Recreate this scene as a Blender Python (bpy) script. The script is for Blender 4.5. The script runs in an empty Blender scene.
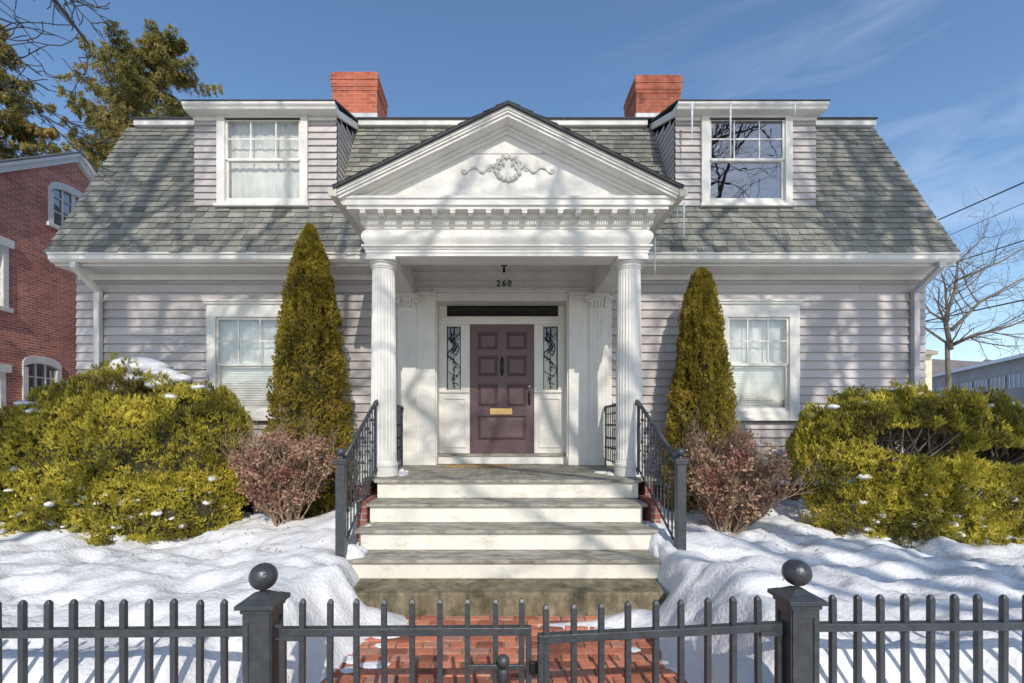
import bpy, bmesh, math, random
import numpy as np
from mathutils import Vector, Matrix, noise
R = math.radians
random.seed(7); np.random.seed(7)
S = bpy.context.scene
col = S.collection
F, CX, CY, EYE = 460.0, 494.0, 425.0, 1.7
def P(px, py, D): return Vector(((px-CX)*D/F, D, EYE+(CY-py)*D/F))     # photo measurement -> metres
def wx(px, D): return (px-CX)*D/F
def wz(py, D): return EYE+(CY-py)*D/F
SUN = Vector((-0.149, 1.0, -0.73)).normalized()

# ------------------------------------------------------------------ materials
def nodes(name):
    m = bpy.data.materials.new(name); m.use_nodes = True
    nt = m.node_tree; b = nt.nodes['Principled BSDF']
    return m, nt, b
def N(nt, t, **kw):
    n = nt.nodes.new(t)
    for k, v in kw.items():
        if hasattr(n, k): setattr(n, k, v)
        else: n.inputs[k].default_value = v
    return n
def L(nt, a, b): nt.links.new(a, b)
def coords(nt, scale=(1,1,1)):
    tc = N(nt, 'ShaderNodeTexCoord'); mp = N(nt, 'ShaderNodeMapping')
    mp.inputs['Scale'].default_value = scale
    L(nt, tc.outputs['Object'], mp.inputs['Vector']); return mp.outputs['Vector']
def mulcol(nt, a, fac_socket):
    m = N(nt, 'ShaderNodeMix', data_type='RGBA', blend_type='MULTIPLY'); m.inputs[0].default_value = 1
    L(nt, a, m.inputs[6]); L(nt, fac_socket, m.inputs[7]); return m.outputs[2]
def ramp(nt, sock, pts):
    r = N(nt, 'ShaderNodeValToRGB'); e = r.color_ramp.elements
    while len(e) < len(pts): e.new(0.5)
    for el, (p, c) in zip(e, pts):
        el.position = p; el.color = (c[0], c[1], c[2], 1) if hasattr(c, '__len__') else (c, c, c, 1)
    L(nt, sock, r.inputs[0]); return r.outputs[0]
def mat(name, base, rough=.6, n_scale=6, n_amt=.15, bump=.15, bscale=60, tint=None, metal=0, spec=.4, stretch=(1,1,1), dirt=None, bdist=.01):
    m, nt, b = nodes(name)
    v = coords(nt, stretch)
    nz = N(nt, 'ShaderNodeTexNoise', Scale=n_scale, Detail=6.0, Roughness=.6); L(nt, v, nz.inputs['Vector'])
    f = ramp(nt, nz.outputs['Fac'], [(.25, 1-n_amt), (.75, 1+n_amt)])
    if tint:
        at = N(nt, 'ShaderNodeAttribute', attribute_name='tint')
        c = ramp(nt, at.outputs['Fac'], [(i/(len(tint)-1), t) for i, t in enumerate(tint)])
    else:
        rgb = N(nt, 'ShaderNodeRGB'); rgb.outputs[0].default_value = (*base, 1); c = rgb.outputs[0]
    c = mulcol(nt, c, f)
    if dirt:
        dcol, ds, lo, hi, dst = dirt
        v2 = coords(nt, dst)
        n2 = N(nt, 'ShaderNodeTexNoise', Scale=ds, Detail=8.0, Roughness=.7); L(nt, v2, n2.inputs['Vector'])
        k = ramp(nt, n2.outputs['Fac'], [(lo, 0), (hi, 1)])
        mx = N(nt, 'ShaderNodeMix', data_type='RGBA'); L(nt, k, mx.inputs[0]); L(nt, c, mx.inputs[6]); mx.inputs[7].default_value = (*dcol, 1)
        c = mx.outputs[2]
    L(nt, c, b.inputs['Base Color'])
    b.inputs['Roughness'].default_value = rough; b.inputs['Metallic'].default_value = metal
    b.inputs['Specular IOR Level'].default_value = spec
    if bump:
        n3 = N(nt, 'ShaderNodeTexNoise', Scale=bscale, Detail=4.0); L(nt, v, n3.inputs['Vector'])
        bp = N(nt, 'ShaderNodeBump', Strength=bump, Distance=bdist); L(nt, n3.outputs['Fac'], bp.inputs['Height'])
        L(nt, bp.outputs[0], b.inputs['Normal'])
    return m
def leafy(m, k=.35):
    nt = m.node_tree; b = nt.nodes['Principled BSDF']; out = nt.nodes['Material Output']; t = N(nt, 'ShaderNodeBsdfTranslucent')
    L(nt, b.inputs['Base Color'].links[0].from_socket, t.inputs[0]); x = N(nt, 'ShaderNodeMixShader'); x.inputs[0].default_value = k
    L(nt, b.outputs[0], x.inputs[1]); L(nt, t.outputs[0], x.inputs[2]); L(nt, x.outputs[0], out.inputs['Surface']); return m
def brick_mat(name, c1, c2, mortar, bw=.21, rh=.072):
    m, nt, b = nodes(name)
    tc = N(nt, 'ShaderNodeTexCoord'); ge = N(nt, 'ShaderNodeNewGeometry')
    sp = N(nt, 'ShaderNodeSeparateXYZ'); L(nt, tc.outputs['Object'], sp.inputs[0])
    sn = N(nt, 'ShaderNodeSeparateXYZ'); L(nt, ge.outputs['True Normal'], sn.inputs[0])
    ab = N(nt, 'ShaderNodeMath', operation='ABSOLUTE'); L(nt, sn.outputs[0], ab.inputs[0])
    gt = N(nt, 'ShaderNodeMath', operation='GREATER_THAN'); L(nt, ab.outputs[0], gt.inputs[0]); gt.inputs[1].default_value = .5
    mx = N(nt, 'ShaderNodeMix'); L(nt, gt.outputs[0], mx.inputs[0]); L(nt, sp.outputs[0], mx.inputs[2]); L(nt, sp.outputs[1], mx.inputs[3])
    cb = N(nt, 'ShaderNodeCombineXYZ'); L(nt, mx.outputs[0], cb.inputs[0]); L(nt, sp.outputs[2], cb.inputs[1])
    br = N(nt, 'ShaderNodeTexBrick', Scale=1.0)
    br.inputs['Color1'].default_value = (*c1, 1); br.inputs['Color2'].default_value = (*c2, 1); br.inputs['Mortar'].default_value = (*mortar, 1)
    br.inputs['Mortar Size'].default_value = .007; br.inputs['Brick Width'].default_value = bw; br.inputs['Row Height'].default_value = rh
    br.inputs['Mortar Smooth'].default_value = .3; br.inputs['Bias'].default_value = 0
    L(nt, cb.outputs[0], br.inputs['Vector'])
    nz = N(nt, 'ShaderNodeTexNoise', Scale=1.3, Detail=9.0, Roughness=.75); L(nt, tc.outputs['Object'], nz.inputs['Vector'])
    f = ramp(nt, nz.outputs['Fac'], [(.3, .65), (.7, 1.35)])
    L(nt, mulcol(nt, br.outputs['Color'], f), b.inputs['Base Color'])
    b.inputs['Roughness'].default_value = .85
    bp = N(nt, 'ShaderNodeBump', Strength=.5, Distance=.008, invert=True); L(nt, br.outputs['Fac'], bp.inputs['Height']); L(nt, bp.outputs[0], b.inputs['Normal'])
    return m
def glass_mat(name, fac=.22, tintc=(.93,.95,.95), rough=.01):
    m, nt, b = nodes(name); nt.nodes.remove(b)
    out = nt.nodes['Material Output']
    tr = N(nt, 'ShaderNodeBsdfTransparent'); tr.inputs[0].default_value = (*tintc, 1)
    gl = N(nt, 'ShaderNodeBsdfGlossy'); gl.inputs['Roughness'].default_value = rough
    fr = N(nt, 'ShaderNodeFresnel', IOR=1.5)
    ad = N(nt, 'ShaderNodeMath', operation='ADD', use_clamp=True); L(nt, fr.outputs[0], ad.inputs[0]); ad.inputs[1].default_value = fac
    v = coords(nt); nz = N(nt, 'ShaderNodeTexNoise', Scale=2.5, Detail=2.0); L(nt, v, nz.inputs['Vector'])
    bp = N(nt, 'ShaderNodeBump', Strength=.12, Distance=.01); L(nt, nz.outputs['Fac'], bp.inputs['Height']); L(nt, bp.outputs[0], gl.inputs['Normal'])
    mx = N(nt, 'ShaderNodeMixShader'); L(nt, ad.outputs[0], mx.inputs[0]); L(nt, tr.outputs[0], mx.inputs[1]); L(nt, gl.outputs[0], mx.inputs[2])
    L(nt, mx.outputs[0], out.inputs['Surface']); return m

WHITE = mat('white_paint', (.735,.715,.665), .5, 3, .10, .18, 40, dirt=((.46,.43,.37), 5, .58, .90, (1,1,.30)))
WHITE2 = mat('white_paint_step', (.74,.71,.63), .5, 3, .09, .2, 30, dirt=((.32,.29,.22), 7, .55, .85, (.6,1,1.2)))
SIDING = mat('siding_paint', (.5,.48,.48), .55, 2.2, .10, .25, 50, tint=[(.41,.375,.365),(.48,.445,.43),(.54,.50,.485)], stretch=(.4,.4,3), dirt=((.36,.34,.34), 3, .58, .85, (.5,.5,2)))
SHINGLE = mat('asphalt_shingle', (.2,.2,.17), .95, 40, .3, .6, 160, tint=[(.15,.15,.135),(.23,.23,.20),(.28,.275,.235),(.36,.345,.295)], spec=.15)
ROOFEDGE = mat('roof_edge', (.06,.06,.065), .8, 8, .2, .2)
BRICK = brick_mat('neighbour_brick', (.64,.20,.135), (.36,.12,.09), (.52,.42,.37), .17, .055)
CHIMB = brick_mat('chimney_brick', (.50,.135,.07), (.33,.085,.05), (.46,.21,.14))
FOUND = brick_mat('foundation_brick', (.30,.09,.06), (.18,.06,.05), (.3,.26,.23))
LEAD = mat('lead_flashing', (.42,.43,.45), .5, 8, .2, .2, metal=.3)
TREAD = mat('worn_grey_tread', (.36,.34,.29), .8, 14, .38, .6, 50, stretch=(.5,1.5,1), dirt=((.13,.12,.08), 9, .44, .68, (.5,1.4,1)))
STONE = mat('mossy_stone', (.23,.195,.125), .88, 9, .4, .9, 24, dirt=((.075,.07,.04), 7, .42, .64, (1,1,.45)))
IRON = mat('black_iron', (.05,.057,.065), .40, 18, .35, .3, 70, spec=.6, metal=.15, dirt=((.10,.065,.045), 11, .58, .80, (1,1,.6)))
DOORM = mat('plum_door_paint', (.118,.070,.077), .42, 5, .10, .12, 40, stretch=(1,1,.3))
DOORG = mat('door_groove', (.05,.025,.03), .5, 5, .1, 0)
BRASS = mat('aged_brass', (.62,.40,.17), .4, 12, .15, .1, metal=.75)
STEEL = mat('dull_steel', (.5,.5,.5), .35, 12, .15, .1, metal=.8)
BLACKM = mat('black_metal', (.015,.015,.016), .4, 12, .2, .1)
GLASS = glass_mat('window_glass', .11)
GLASSD = glass_mat('dark_glass', .30, (.5,.55,.55))
GLASSL = glass_mat('leaded_glass', .05, (.75,.75,.72), .08)
CURT = mat('sheer_curtain', (.86,.86,.82), .9, 3, .12, .6, 14, stretch=(6,6,.6), bdist=.03)
BLIND = mat('white_blind', (.82,.82,.80), .6, 3, .06, 0)
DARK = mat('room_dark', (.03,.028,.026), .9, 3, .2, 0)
SNOW = mat('snow', (.71,.715,.725), .6, 5, .07, .48, 34, spec=.3, dirt=((.50,.46,.40), 2.2, .56, .92, (1,1,1)), bdist=.03)
ICE = mat('icicle_ice', (.75,.80,.85), .12, 8, .05, .1, spec=.8)
PAVE = mat('path_brick', (.4,.13,.07), .85, 25, .25, .5, 60, tint=[(.20,.07,.045),(.46,.16,.09),(.58,.22,.13),(.36,.19,.14)], dirt=((.55,.46,.40), 5, .58, .8, (1,1,1)))
MORTAR = mat('path_sand', (.24,.19,.12), .95, 14, .3, .4, dirt=((.12,.15,.05), 3, .5, .7, (1,1,1)))
ASPH = mat('asphalt', (.06,.06,.063), .9, 9, .25, .5, 120)
CONC = mat('sidewalk_concrete', (.33,.32,.30), .9, 5, .15, .3, 60)
COIR = mat('coir_mat', (.38,.24,.11), .95, 30, .3, .8, 200)
BARK = mat('grey_bark', (.13,.115,.095), .9, 12, .35, .7, 40, stretch=(1,1,.3))
BARKR = mat('grey_brown_bark', (.16,.13,.10), .9, 12, .3, .5, 40)
TWIG = mat('brown_twig', (.27,.19,.13), .9, 12, .3, .3, 40)
REDLEAF = mat('russet_leaf', (.2,.1,.08), .8, 9, .2, 0, tint=[(.20,.07,.055),(.29,.13,.095),(.42,.28,.18),(.30,.20,.11)])
REDL2 = mat('bright_red_leaf', (.4,.05,.05), .8, 9, .2, 0, tint=[(.30,.03,.04),(.42,.07,.06)])
YEW = leafy(mat('yew_leaf', (.1,.1,.02), .65, 1.6, .22, 0, tint=[(.19,.13,.05),(.29,.27,.045),(.60,.52,.07),(.82,.71,.15)], spec=.25))
ARB = leafy(mat('arborvitae_leaf', (.1,.1,.02), .7, 2.0, .25, 0, tint=[(.12,.08,.025),(.24,.20,.03),(.42,.335,.045),(.50,.34,.10)], spec=.2), .3)
SPRUCE = leafy(mat('spruce_needles', (.08,.08,.03), .8, 1, .25, 0, tint=[(.12,.12,.045),(.26,.24,.07),(.42,.35,.11),(.46,.29,.14)], spec=.2), .3)
CREAM = mat('cream_paint', (.62,.55,.40), .7, 4, .1, .1)
GREYW = mat('grey_wall', (.27,.26,.26), .8, .5, .2, .1)
GREYR = mat('pale_membrane_roof', (.62,.64,.68), .6, .5, .1, .1)
WIRE = mat('wire_black', (.03,.03,.035), .6, 5, .1, 0)
RUBBER = mat('rusty_bar', (.20,.09,.055), .8, 20, .3, .4)
HILL = mat('winter_hill', (.19,.165,.16), .95, .3, .3, .3, 3)
NWIN = mat('neighbour_white', (.72,.71,.69), .5, 4, .08, .1)

# ------------------------------------------------------------------ mesh building
class MB:
    def __init__(s): s.v = []; s.f = []; s.t = []
    def quad(s, pts, t=.5):
        n = len(s.v); s.v += [tuple(p) for p in pts]; s.f.append(tuple(range(n, n+len(pts)))); s.t.append(t)
    def mesh(s, vs, fs, t=.5):
        n = len(s.v); s.v += [tuple(p) for p in vs]
        for f in fs: s.f.append(tuple(i+n for i in f)); s.t.append(t)
    def box(s, x0, x1, y0, y1, z0, z1, t=.5):
        x0, x1 = min(x0,x1), max(x0,x1); y0, y1 = min(y0,y1), max(y0,y1); z0, z1 = min(z0,z1), max(z0,z1)
        s.mesh([(x0,y0,z0),(x1,y0,z0),(x1,y1,z0),(x0,y1,z0),(x0,y0,z1),(x1,y0,z1),(x1,y1,z1),(x0,y1,z1)],
               [(0,3,2,1),(4,5,6,7),(0,1,5,4),(1,2,6,5),(2,3,7,6),(3,0,4,7)], t)
    def prism(s, poly, a0, a1, axis='y', t=.5):
        """poly: 2D outline; axis y -> poly is (x,z); axis x -> poly is (y,z); axis z -> (x,y)"""
        def mk(p, a): return {'y': (p[0], a, p[1]), 'x': (a, p[0], p[1]), 'z': (p[0], p[1], a)}[axis]
        n = len(poly); vs = [mk(p, a0) for p in poly]+[mk(p, a1) for p in poly]
        fs = [tuple(range(n)), tuple(range(2*n-1, n-1, -1))]+[(i, i+n, (i+1)%n+n, (i+1)%n) for i in range(n)]
        s.mesh(vs, fs, t)
    def tube(s, pts, rad, n=8, cap=True, t=.5):
        pts = [Vector(p) for p in pts]; k = len(pts)
        if not hasattr(rad, '__len__'): rad = [rad]*k
        base = len(s.v); up = None
        for i, p in enumerate(pts):
            d = (pts[min(i+1,k-1)]-pts[max(i-1,0)])
            d = d.normalized() if d.length > 1e-9 else Vector((0,0,1))
            if up is None: up = d.orthogonal().normalized()
            up = (up-d*up.dot(d)); up = up.normalized() if up.length > 1e-6 else d.orthogonal().normalized()
            w = d.cross(up)
            for j in range(n):
                a = 2*math.pi*j/n; q = p+(up*math.cos(a)+w*math.sin(a))*rad[i]; s.v.append((q.x,q.y,q.z))
        for i in range(k-1):
            for j in range(n):
                a = base+i*n+j; b = base+i*n+(j+1)%n; s.f.append((a,b,b+n,a+n)); s.t.append(t)
        if cap:
            s.f.append(tuple(base+j for j in range(n-1,-1,-1))); s.t.append(t)
            s.f.append(tuple(base+(k-1)*n+j for j in range(n))); s.t.append(t)
    def lathe(s, prof, cx, cy, n=24, rf=None, t=.5, rot=0):
        base = len(s.v)
        for r, z in prof:
            for j in range(n):
                a = 2*math.pi*j/n+rot; rr = r*(rf(j, z) if rf else 1)
                s.v.append((cx+rr*math.cos(a), cy+rr*math.sin(a), z))
        for i in range(len(prof)-1):
            for j in range(n):
                a = base+i*n+j; b = base+i*n+(j+1)%n; s.f.append((a,b,b+n,a+n)); s.t.append(t)
        s.f.append(tuple(base+j for j in range(n-1,-1,-1))); s.t.append(t)
        s.f.append(tuple(base+(len(prof)-1)*n+j for j in range(n))); s.t.append(t)
    def ball(s, c, r, n=16, squash=1):
        m = n//2
        s.lathe([(max(r*math.sin(math.pi*i/m), 1e-4), c[2]-r*squash*math.cos(math.pi*i/m)) for i in range(m+1)], c[0], c[1], n)
    def build(s, name, m, parent=None, smooth=False, bevel=0, auto=None):
        me = bpy.data.meshes.new(name); me.from_pydata(s.v, [], s.f); me.update()
        a = me.attributes.new('tint', 'FLOAT', 'FACE'); a.data.foreach_set('value', np.array(s.t, dtype=np.float32))
        o = bpy.data.objects.new(name, me); col.objects.link(o); me.materials.append(m)
        if smooth: me.polygons.foreach_set('use_smooth', [True]*len(me.polygons))
        if auto: 
            try: me.set_sharp_from_angle(angle=R(auto))
            except Exception: pass
        if bevel:
            b = o.modifiers.new('bev', 'BEVEL'); b.width = bevel; b.segments = 2; b.limit_method = 'ANGLE'; b.angle_limit = R(40)
        if parent: o.parent = parent
        return o
def bx(name, m, parent, *a, bevel=.004):
    b = MB(); b.box(*a); return b.build(name, m, parent, bevel=bevel)
def tag(o, label=None, cat=None, group=None, kind=None):
    if label: o['label'] = label
    if cat: o['category'] = cat
    if group: o['group'] = group
    if kind: o['kind'] = kind
    return o
def empty(name, loc=(0,0,0), rz=0):
    o = bpy.data.objects.new(name, None); col.objects.link(o); o.location = loc; o.rotation_euler.z = rz; o.empty_display_size = .2
    return o
def copy_tree(o, parent=None):
    c = o.copy(); col.objects.link(c); c.parent = parent
    for ch in [x for x in list(col.objects) if x.parent == o and x != c]: copy_tree(ch, c)
    return c

# ------------------------------------------------------------------ world / sun / camera
W = bpy.data.worlds.new('World'); S.world = W; W.use_nodes = True
nt = W.node_tree; bg = nt.nodes['Background']
sky = N(nt, 'ShaderNodeTexSky', sky_type='NISHITA', sun_disc=False)
sky.sun_elevation = math.asin(-SUN.z); sky.sun_rotation = math.atan2(-SUN.x, -SUN.y)
sky.air_density = 1.0; sky.dust_density = .6; sky.ozone_density = 1.3; sky.altitude = 20
tc = N(nt, 'ShaderNodeTexCoord'); mp = N(nt, 'ShaderNodeMapping'); mp.inputs['Rotation'].default_value = (0, R(24), R(10)); mp.inputs['Scale'].default_value = (1.1, 2.0, 7)
L(nt, tc.outputs['Generated'], mp.inputs['Vector'])
cn = N(nt, 'ShaderNodeTexNoise', Scale=2.3, Detail=10.0, Roughness=.62, Distortion=.6); L(nt, mp.outputs[0], cn.inputs['Vector'])
cr = ramp(nt, cn.outputs['Fac'], [(.44, 0), (.85, .26)])
sxyz = N(nt, 'ShaderNodeSeparateXYZ'); L(nt, tc.outputs['Generated'], sxyz.inputs[0])
msk = ramp(nt, sxyz.outputs[0], [(.12, 0), (.60, 1)]); mm = N(nt, 'ShaderNodeMath', operation='MULTIPLY'); L(nt, cr, mm.inputs[0]); L(nt, msk, mm.inputs[1])
cmix = N(nt, 'ShaderNodeMix', data_type='RGBA'); L(nt, mm.outputs[0], cmix.inputs[0]); L(nt, sky.outputs[0], cmix.inputs[6]); cmix.inputs[7].default_value = (6.5, 7.0, 7.8, 1)
hs = N(nt, 'ShaderNodeHueSaturation', Saturation=1.12, Value=1.08); L(nt, cmix.outputs[2], hs.inputs['Color']); L(nt, hs.outputs[0], bg.inputs['Color']); bg.inputs['Strength'].default_value = .15
sl = bpy.data.lights.new('Sun', 'SUN'); sl.energy = 3.3; sl.angle = R(.55); sl.color = (1, .93, .83)
so = bpy.data.objects.new('Sun', sl); col.objects.link(so); so.rotation_euler = SUN.to_track_quat('-Z', 'Y').to_euler(); so.location = (2, -10, 12)
cam = bpy.data.cameras.new('Camera'); co = bpy.data.objects.new('Camera', cam); col.objects.link(co)
co.location = (0, 0, EYE); co.rotation_euler = (R(90), 0, 0); cam.sensor_width = 36; cam.lens = F/1024*36
cam.shift_x = (512-CX)/1024; cam.shift_y = (CY-341.5)/1024; cam.clip_start = .05; cam.clip_end = 2000
S.camera = co
S.view_settings.view_transform = 'Standard'; S.view_settings.look = 'None'; S.view_settings.exposure = .19; S.view_settings.gamma = 1

# ------------------------------------------------------------------ ground
def sstep(a, b, x):
    t = max(0, min(1, (x-a)/(b-a))); return t*t*(3-2*t)
def fy(X): return 2.2+.0175*X                         # fence line
def hg(x, y):
    n1 = noise.noise(Vector((x*.9, y*.9, 3))); n2 = noise.noise(Vector((x*2.6, y*2.6, 9))); n3 = noise.noise(Vector((x*7, y*7, 5)))
    el = -1.08+.10*n2+.05*n3+ .10*math.sin(y*2.1); er = 1.18+.10*n2-.05*n3 - .05*math.sin(y*2.7+1)
    d = max(el-x, x-er)
    h = -.03+ (.50 if x < 0 else .56)*sstep(-.02, .55, d)*(1-.22*sstep(.7, 1.6, d))
    if y > 3.9: # snow heaped against the sides of the steps
        h = max(h, -.03+.40*sstep(1.36, 1.62, abs(x-.14)))
    if y > 3.95 and abs(x-.14) < 1.45:
        h = -.03+.40*sstep(1.36, 1.5, abs(x-.14))
    # little spill of snow over the slab corners
    g = math.exp(-((x+1.12)/.28)**2-((y-3.95)/.22)**2); h += .16*g
    g = math.exp(-((x-1.28)/.30)**2-((y-3.98)/.16)**2); h += .13*g
    g = math.exp(-((x-.75)/.45)**2-((y-3.92)/.07)**2); h += .045*g
    amp = sstep(.05, .6, d)
    n4 = abs(noise.noise(Vector((x*1.7, y*3.1, 12))))
    h += amp*(.11*n1+.08*n2+.032*n3+.018*noise.noise(Vector((x*14, y*14, 2)))-.11*n4+.03)
    h += amp*.07*sstep(4.0, 6.5, y)
    h -= .16*amp*sstep(6.6, 7.4, y)*sstep(7.6,6.8,y)
    f = fy(x)
    k_ = sstep(f-.35, f+.45, y); h = h*k_-.03*(1-k_)
    if y < 1.2: h = -.03
    return h
def axis(lo, hi, step, far, n):
    a = list(np.arange(lo, hi+1e-6, step)); g = [lo-(far*(i/n)**2.5) for i in range(n, 0, -1)]; q = [hi+(far*(i/n)**2.5) for i in range(1, n+1)]
    return g+a+q
xs = axis(-6.2, 6.6, .045, 600, 26); ys = axis(1.3, 7.6, .045, 700, 26)
vs = []
for y in ys:
    for x in xs:
        z = hg(x, y) if (y > 1.2) else -.03
        if y > 8 and abs(x) < 7: z = min(z, .2)
        vs.append((x, y, z))
nx = len(xs); fs = [(j*nx+i, j*nx+i+1, (j+1)*nx+i+1, (j+1)*nx+i) for j in range(len(ys)-1) for i in range(nx-1)]
me = bpy.data.meshes.new('snow_ground'); me.from_pydata(vs, [], fs); me.materials.append(SNOW)
me.polygons.foreach_set('use_smooth', [True]*len(fs))
g = bpy.data.objects.new('snow_ground', me); col.objects.link(g); tag(g, kind='structure')
# path of bricks
b = MB(); b.box(-1.5, 1.62, 1.0, 4.14, -.2, -.012); tag(b.build('path_bed', MORTAR), kind='structure')
b = MB(); y = 1.02; row = 0
while y < 4.08:
    x = -1.48+(row % 2)*.105
    while x < 1.55:
        dz = random.uniform(-.004, .004)
        b.box(x+.006, x+.199, y+.006, y+.094, -.05, .0+dz, random.random()); x += .207
    y += .1; row += 1
tag(b.build('brick_path', PAVE, bevel=.006), kind='structure')
b = MB(); b.box(-60, 60, -1.6, .98, -.3, -.004); tag(b.build('sidewalk', CONC), kind='structure')
b = MB(); b.box(-200, 200, -12, -1.8, -.35, -.13); tag(b.build('road', ASPH), kind='structure')
b = MB(); b.box(-60, 60, -1.8, -1.6, -.35, .0); tag(b.build('kerb', CONC, bevel=.01), kind='structure')
# cut: snow sheet sits just under sidewalk (z -0.03), road excavated by being lower -> raise road above sheet
for o in (bpy.data.objects['road'],): o.location.z = .11

# ------------------------------------------------------------------ HOUSE
house = empty('clapboard_house', (0.12, 7.54, 0)); HL = Vector((-.12, -7.54, 0))
tag(house, 'pale grey clapboard gambrel house with white portico, two shed dormers and two brick chimneys', 'house')
bpy.context.view_layer.update()
inv = house.matrix_world.inverted()
def hp(o):                                             # parent keeping world placement
    o.parent = house; o.matrix_parent_inverse = Matrix.Translation(HL); return o
WY = 7.54
XL, XR = -6.83, 7.06
CH = .1395
def courses(b, x0, x1, z0, z1, y, ch=CH, off=.030, zbase=.8, holes=()):
    """clapboards on a front wall: sawtooth boards, split round openings"""
    k = math.floor((z0-zbase)/ch)
    while True:
        za = zbase+k*ch; zb = za+ch; k += 1
        if za >= z1-1e-4: break
        lo, hi = max(za, z0), min(zb, z1)
        if hi-lo < .004: continue
        spans = [(x0, x1)]
        for hx0, hx1, hz0, hz1 in holes:
            if hi > hz0+.001 and lo < hz1-.001:
                ns = []
                for a, c in spans:
                    if hx1 <= a or hx0 >= c: ns.append((a, c)); continue
                    if hx0 > a: ns.append((a, hx0))
                    if hx1 < c: ns.append((hx1, c))
                spans = ns
        def yo(z): return y-off*(1-(z-za)/ch)-.002
        for a, c in spans:
            # break long runs into boards with butt joints
            cuts = [a]; q = a+random.uniform(.8, 3.6)
            while q < c-.5: cuts.append(q); q += random.uniform(2.2, 4.0)
            cuts.append(c)
            for i in range(len(cuts)-1):
                p, r = cuts[i], cuts[i+1]-(.003 if i < len(cuts)-2 else 0); t = random.random(); e = random.uniform(-.0015, .0015)
                b.quad([(p, yo(lo)+e, lo), (r, yo(lo)+e, lo), (r, yo(hi), hi), (p, yo(hi), hi)], t)
                b.quad([(p, y+.02, lo), (r, y+.02, lo), (r, yo(lo)+e, lo), (p, yo(lo)+e, lo)], t)
EAVEZ, BRK, BRKZ = 4.33, 8.6, 7.28
SL = (BRKZ-EAVEZ)/(BRK-7.0)
def roof_y(z): return 7.0+(z-EAVEZ)/SL
RIDGE_Y, RIDGE_Z = 11.6, 8.3
# windows (outer casing and glass in metres)
LW = dict(x0=wx(209,WY), x1=wx(291,WY), z0=wz(418,WY), z1=wz(303,WY), gx0=wx(218,WY), gx1=wx(283,WY), gz0=wz(411,WY), gz1=wz(318,WY), mid=wz(365,WY))
RW = dict(x0=wx(716,WY), x1=wx(797,WY), z0=wz(418,WY), z1=wz(303,WY), gx0=wx(726,WY), gx1=wx(787,WY), gz0=wz(411,WY), gz1=wz(318,WY), mid=wz(365,WY))
DY = 7.5
LD = dict(x0=wx(219,DY), x1=wx(309,DY), z0=wz(206,DY), z1=wz(112,DY), gx0=wx(227,DY), gx1=wx(302,DY), gz0=wz(202,DY), gz1=wz(120,DY), mid=wz(161,DY))
RD = dict(x0=wx(700,DY), x1=wx(790,DY), z0=wz(206,DY), z1=wz(112,DY), gx0=wx(708,DY), gx1=wx(783,DY), gz0=wz(202,DY), gz1=wz(120,DY), mid=wz(161,DY))
def hole(w): return (w['gx0']-.02, w['gx1']+.02, w['gz0']-.03, w['gz1']+.02)
b = MB()
courses(b, XL, -1.6, .8, 4.17, WY, holes=[hole(LW)]); courses(b, 1.93, XR, .8, 4.17, WY, holes=[hole(RW)])
# gable side walls
for X, sg in ((XL, -1), (XR, 1)):
    z = .8; 
    while z < RIDGE_Z-.1:
        z2 = min(z+CH, RIDGE_Z-.05); t = random.random()
        def ylo(zz): return WY if zz <= EAVEZ+.99*(WY-7.0)*SL and zz < 5.3 else (roof_y(zz)+.03 if zz < BRKZ else BRK+(zz-BRKZ)/(RIDGE_Z-BRKZ)*(RIDGE_Y-BRK))
        a0, a1 = ylo(z), ylo(z2); e0, e1 = 2*RIDGE_Y-a0, 2*RIDGE_Y-a1
        b.quad([(X+sg*.018, a0, z), (X+sg*.018, e0, z), (X, e1, z2), (X, a1, z2)], t); b.quad([(X, a0, z), (X, e0, z), (X+sg*.018, e0, z), (X+sg*.018, a0, z)], t)
        z += CH
courses(b, XL, XR, .8, 4.3, 2*RIDGE_Y-WY)
hp(b.build('wall', SIDING))
b = MB(); b.box(XL+.01, XR-.01, WY+.012, 2*RIDGE_Y-WY, -.2, .795); hp(b.build('foundation', FOUND))
b = MB(); b.box(XL-.01, XR+.01, WY-.045, WY, .72, .80); hp(b.build('water_table', WHITE, bevel=.004))
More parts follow.
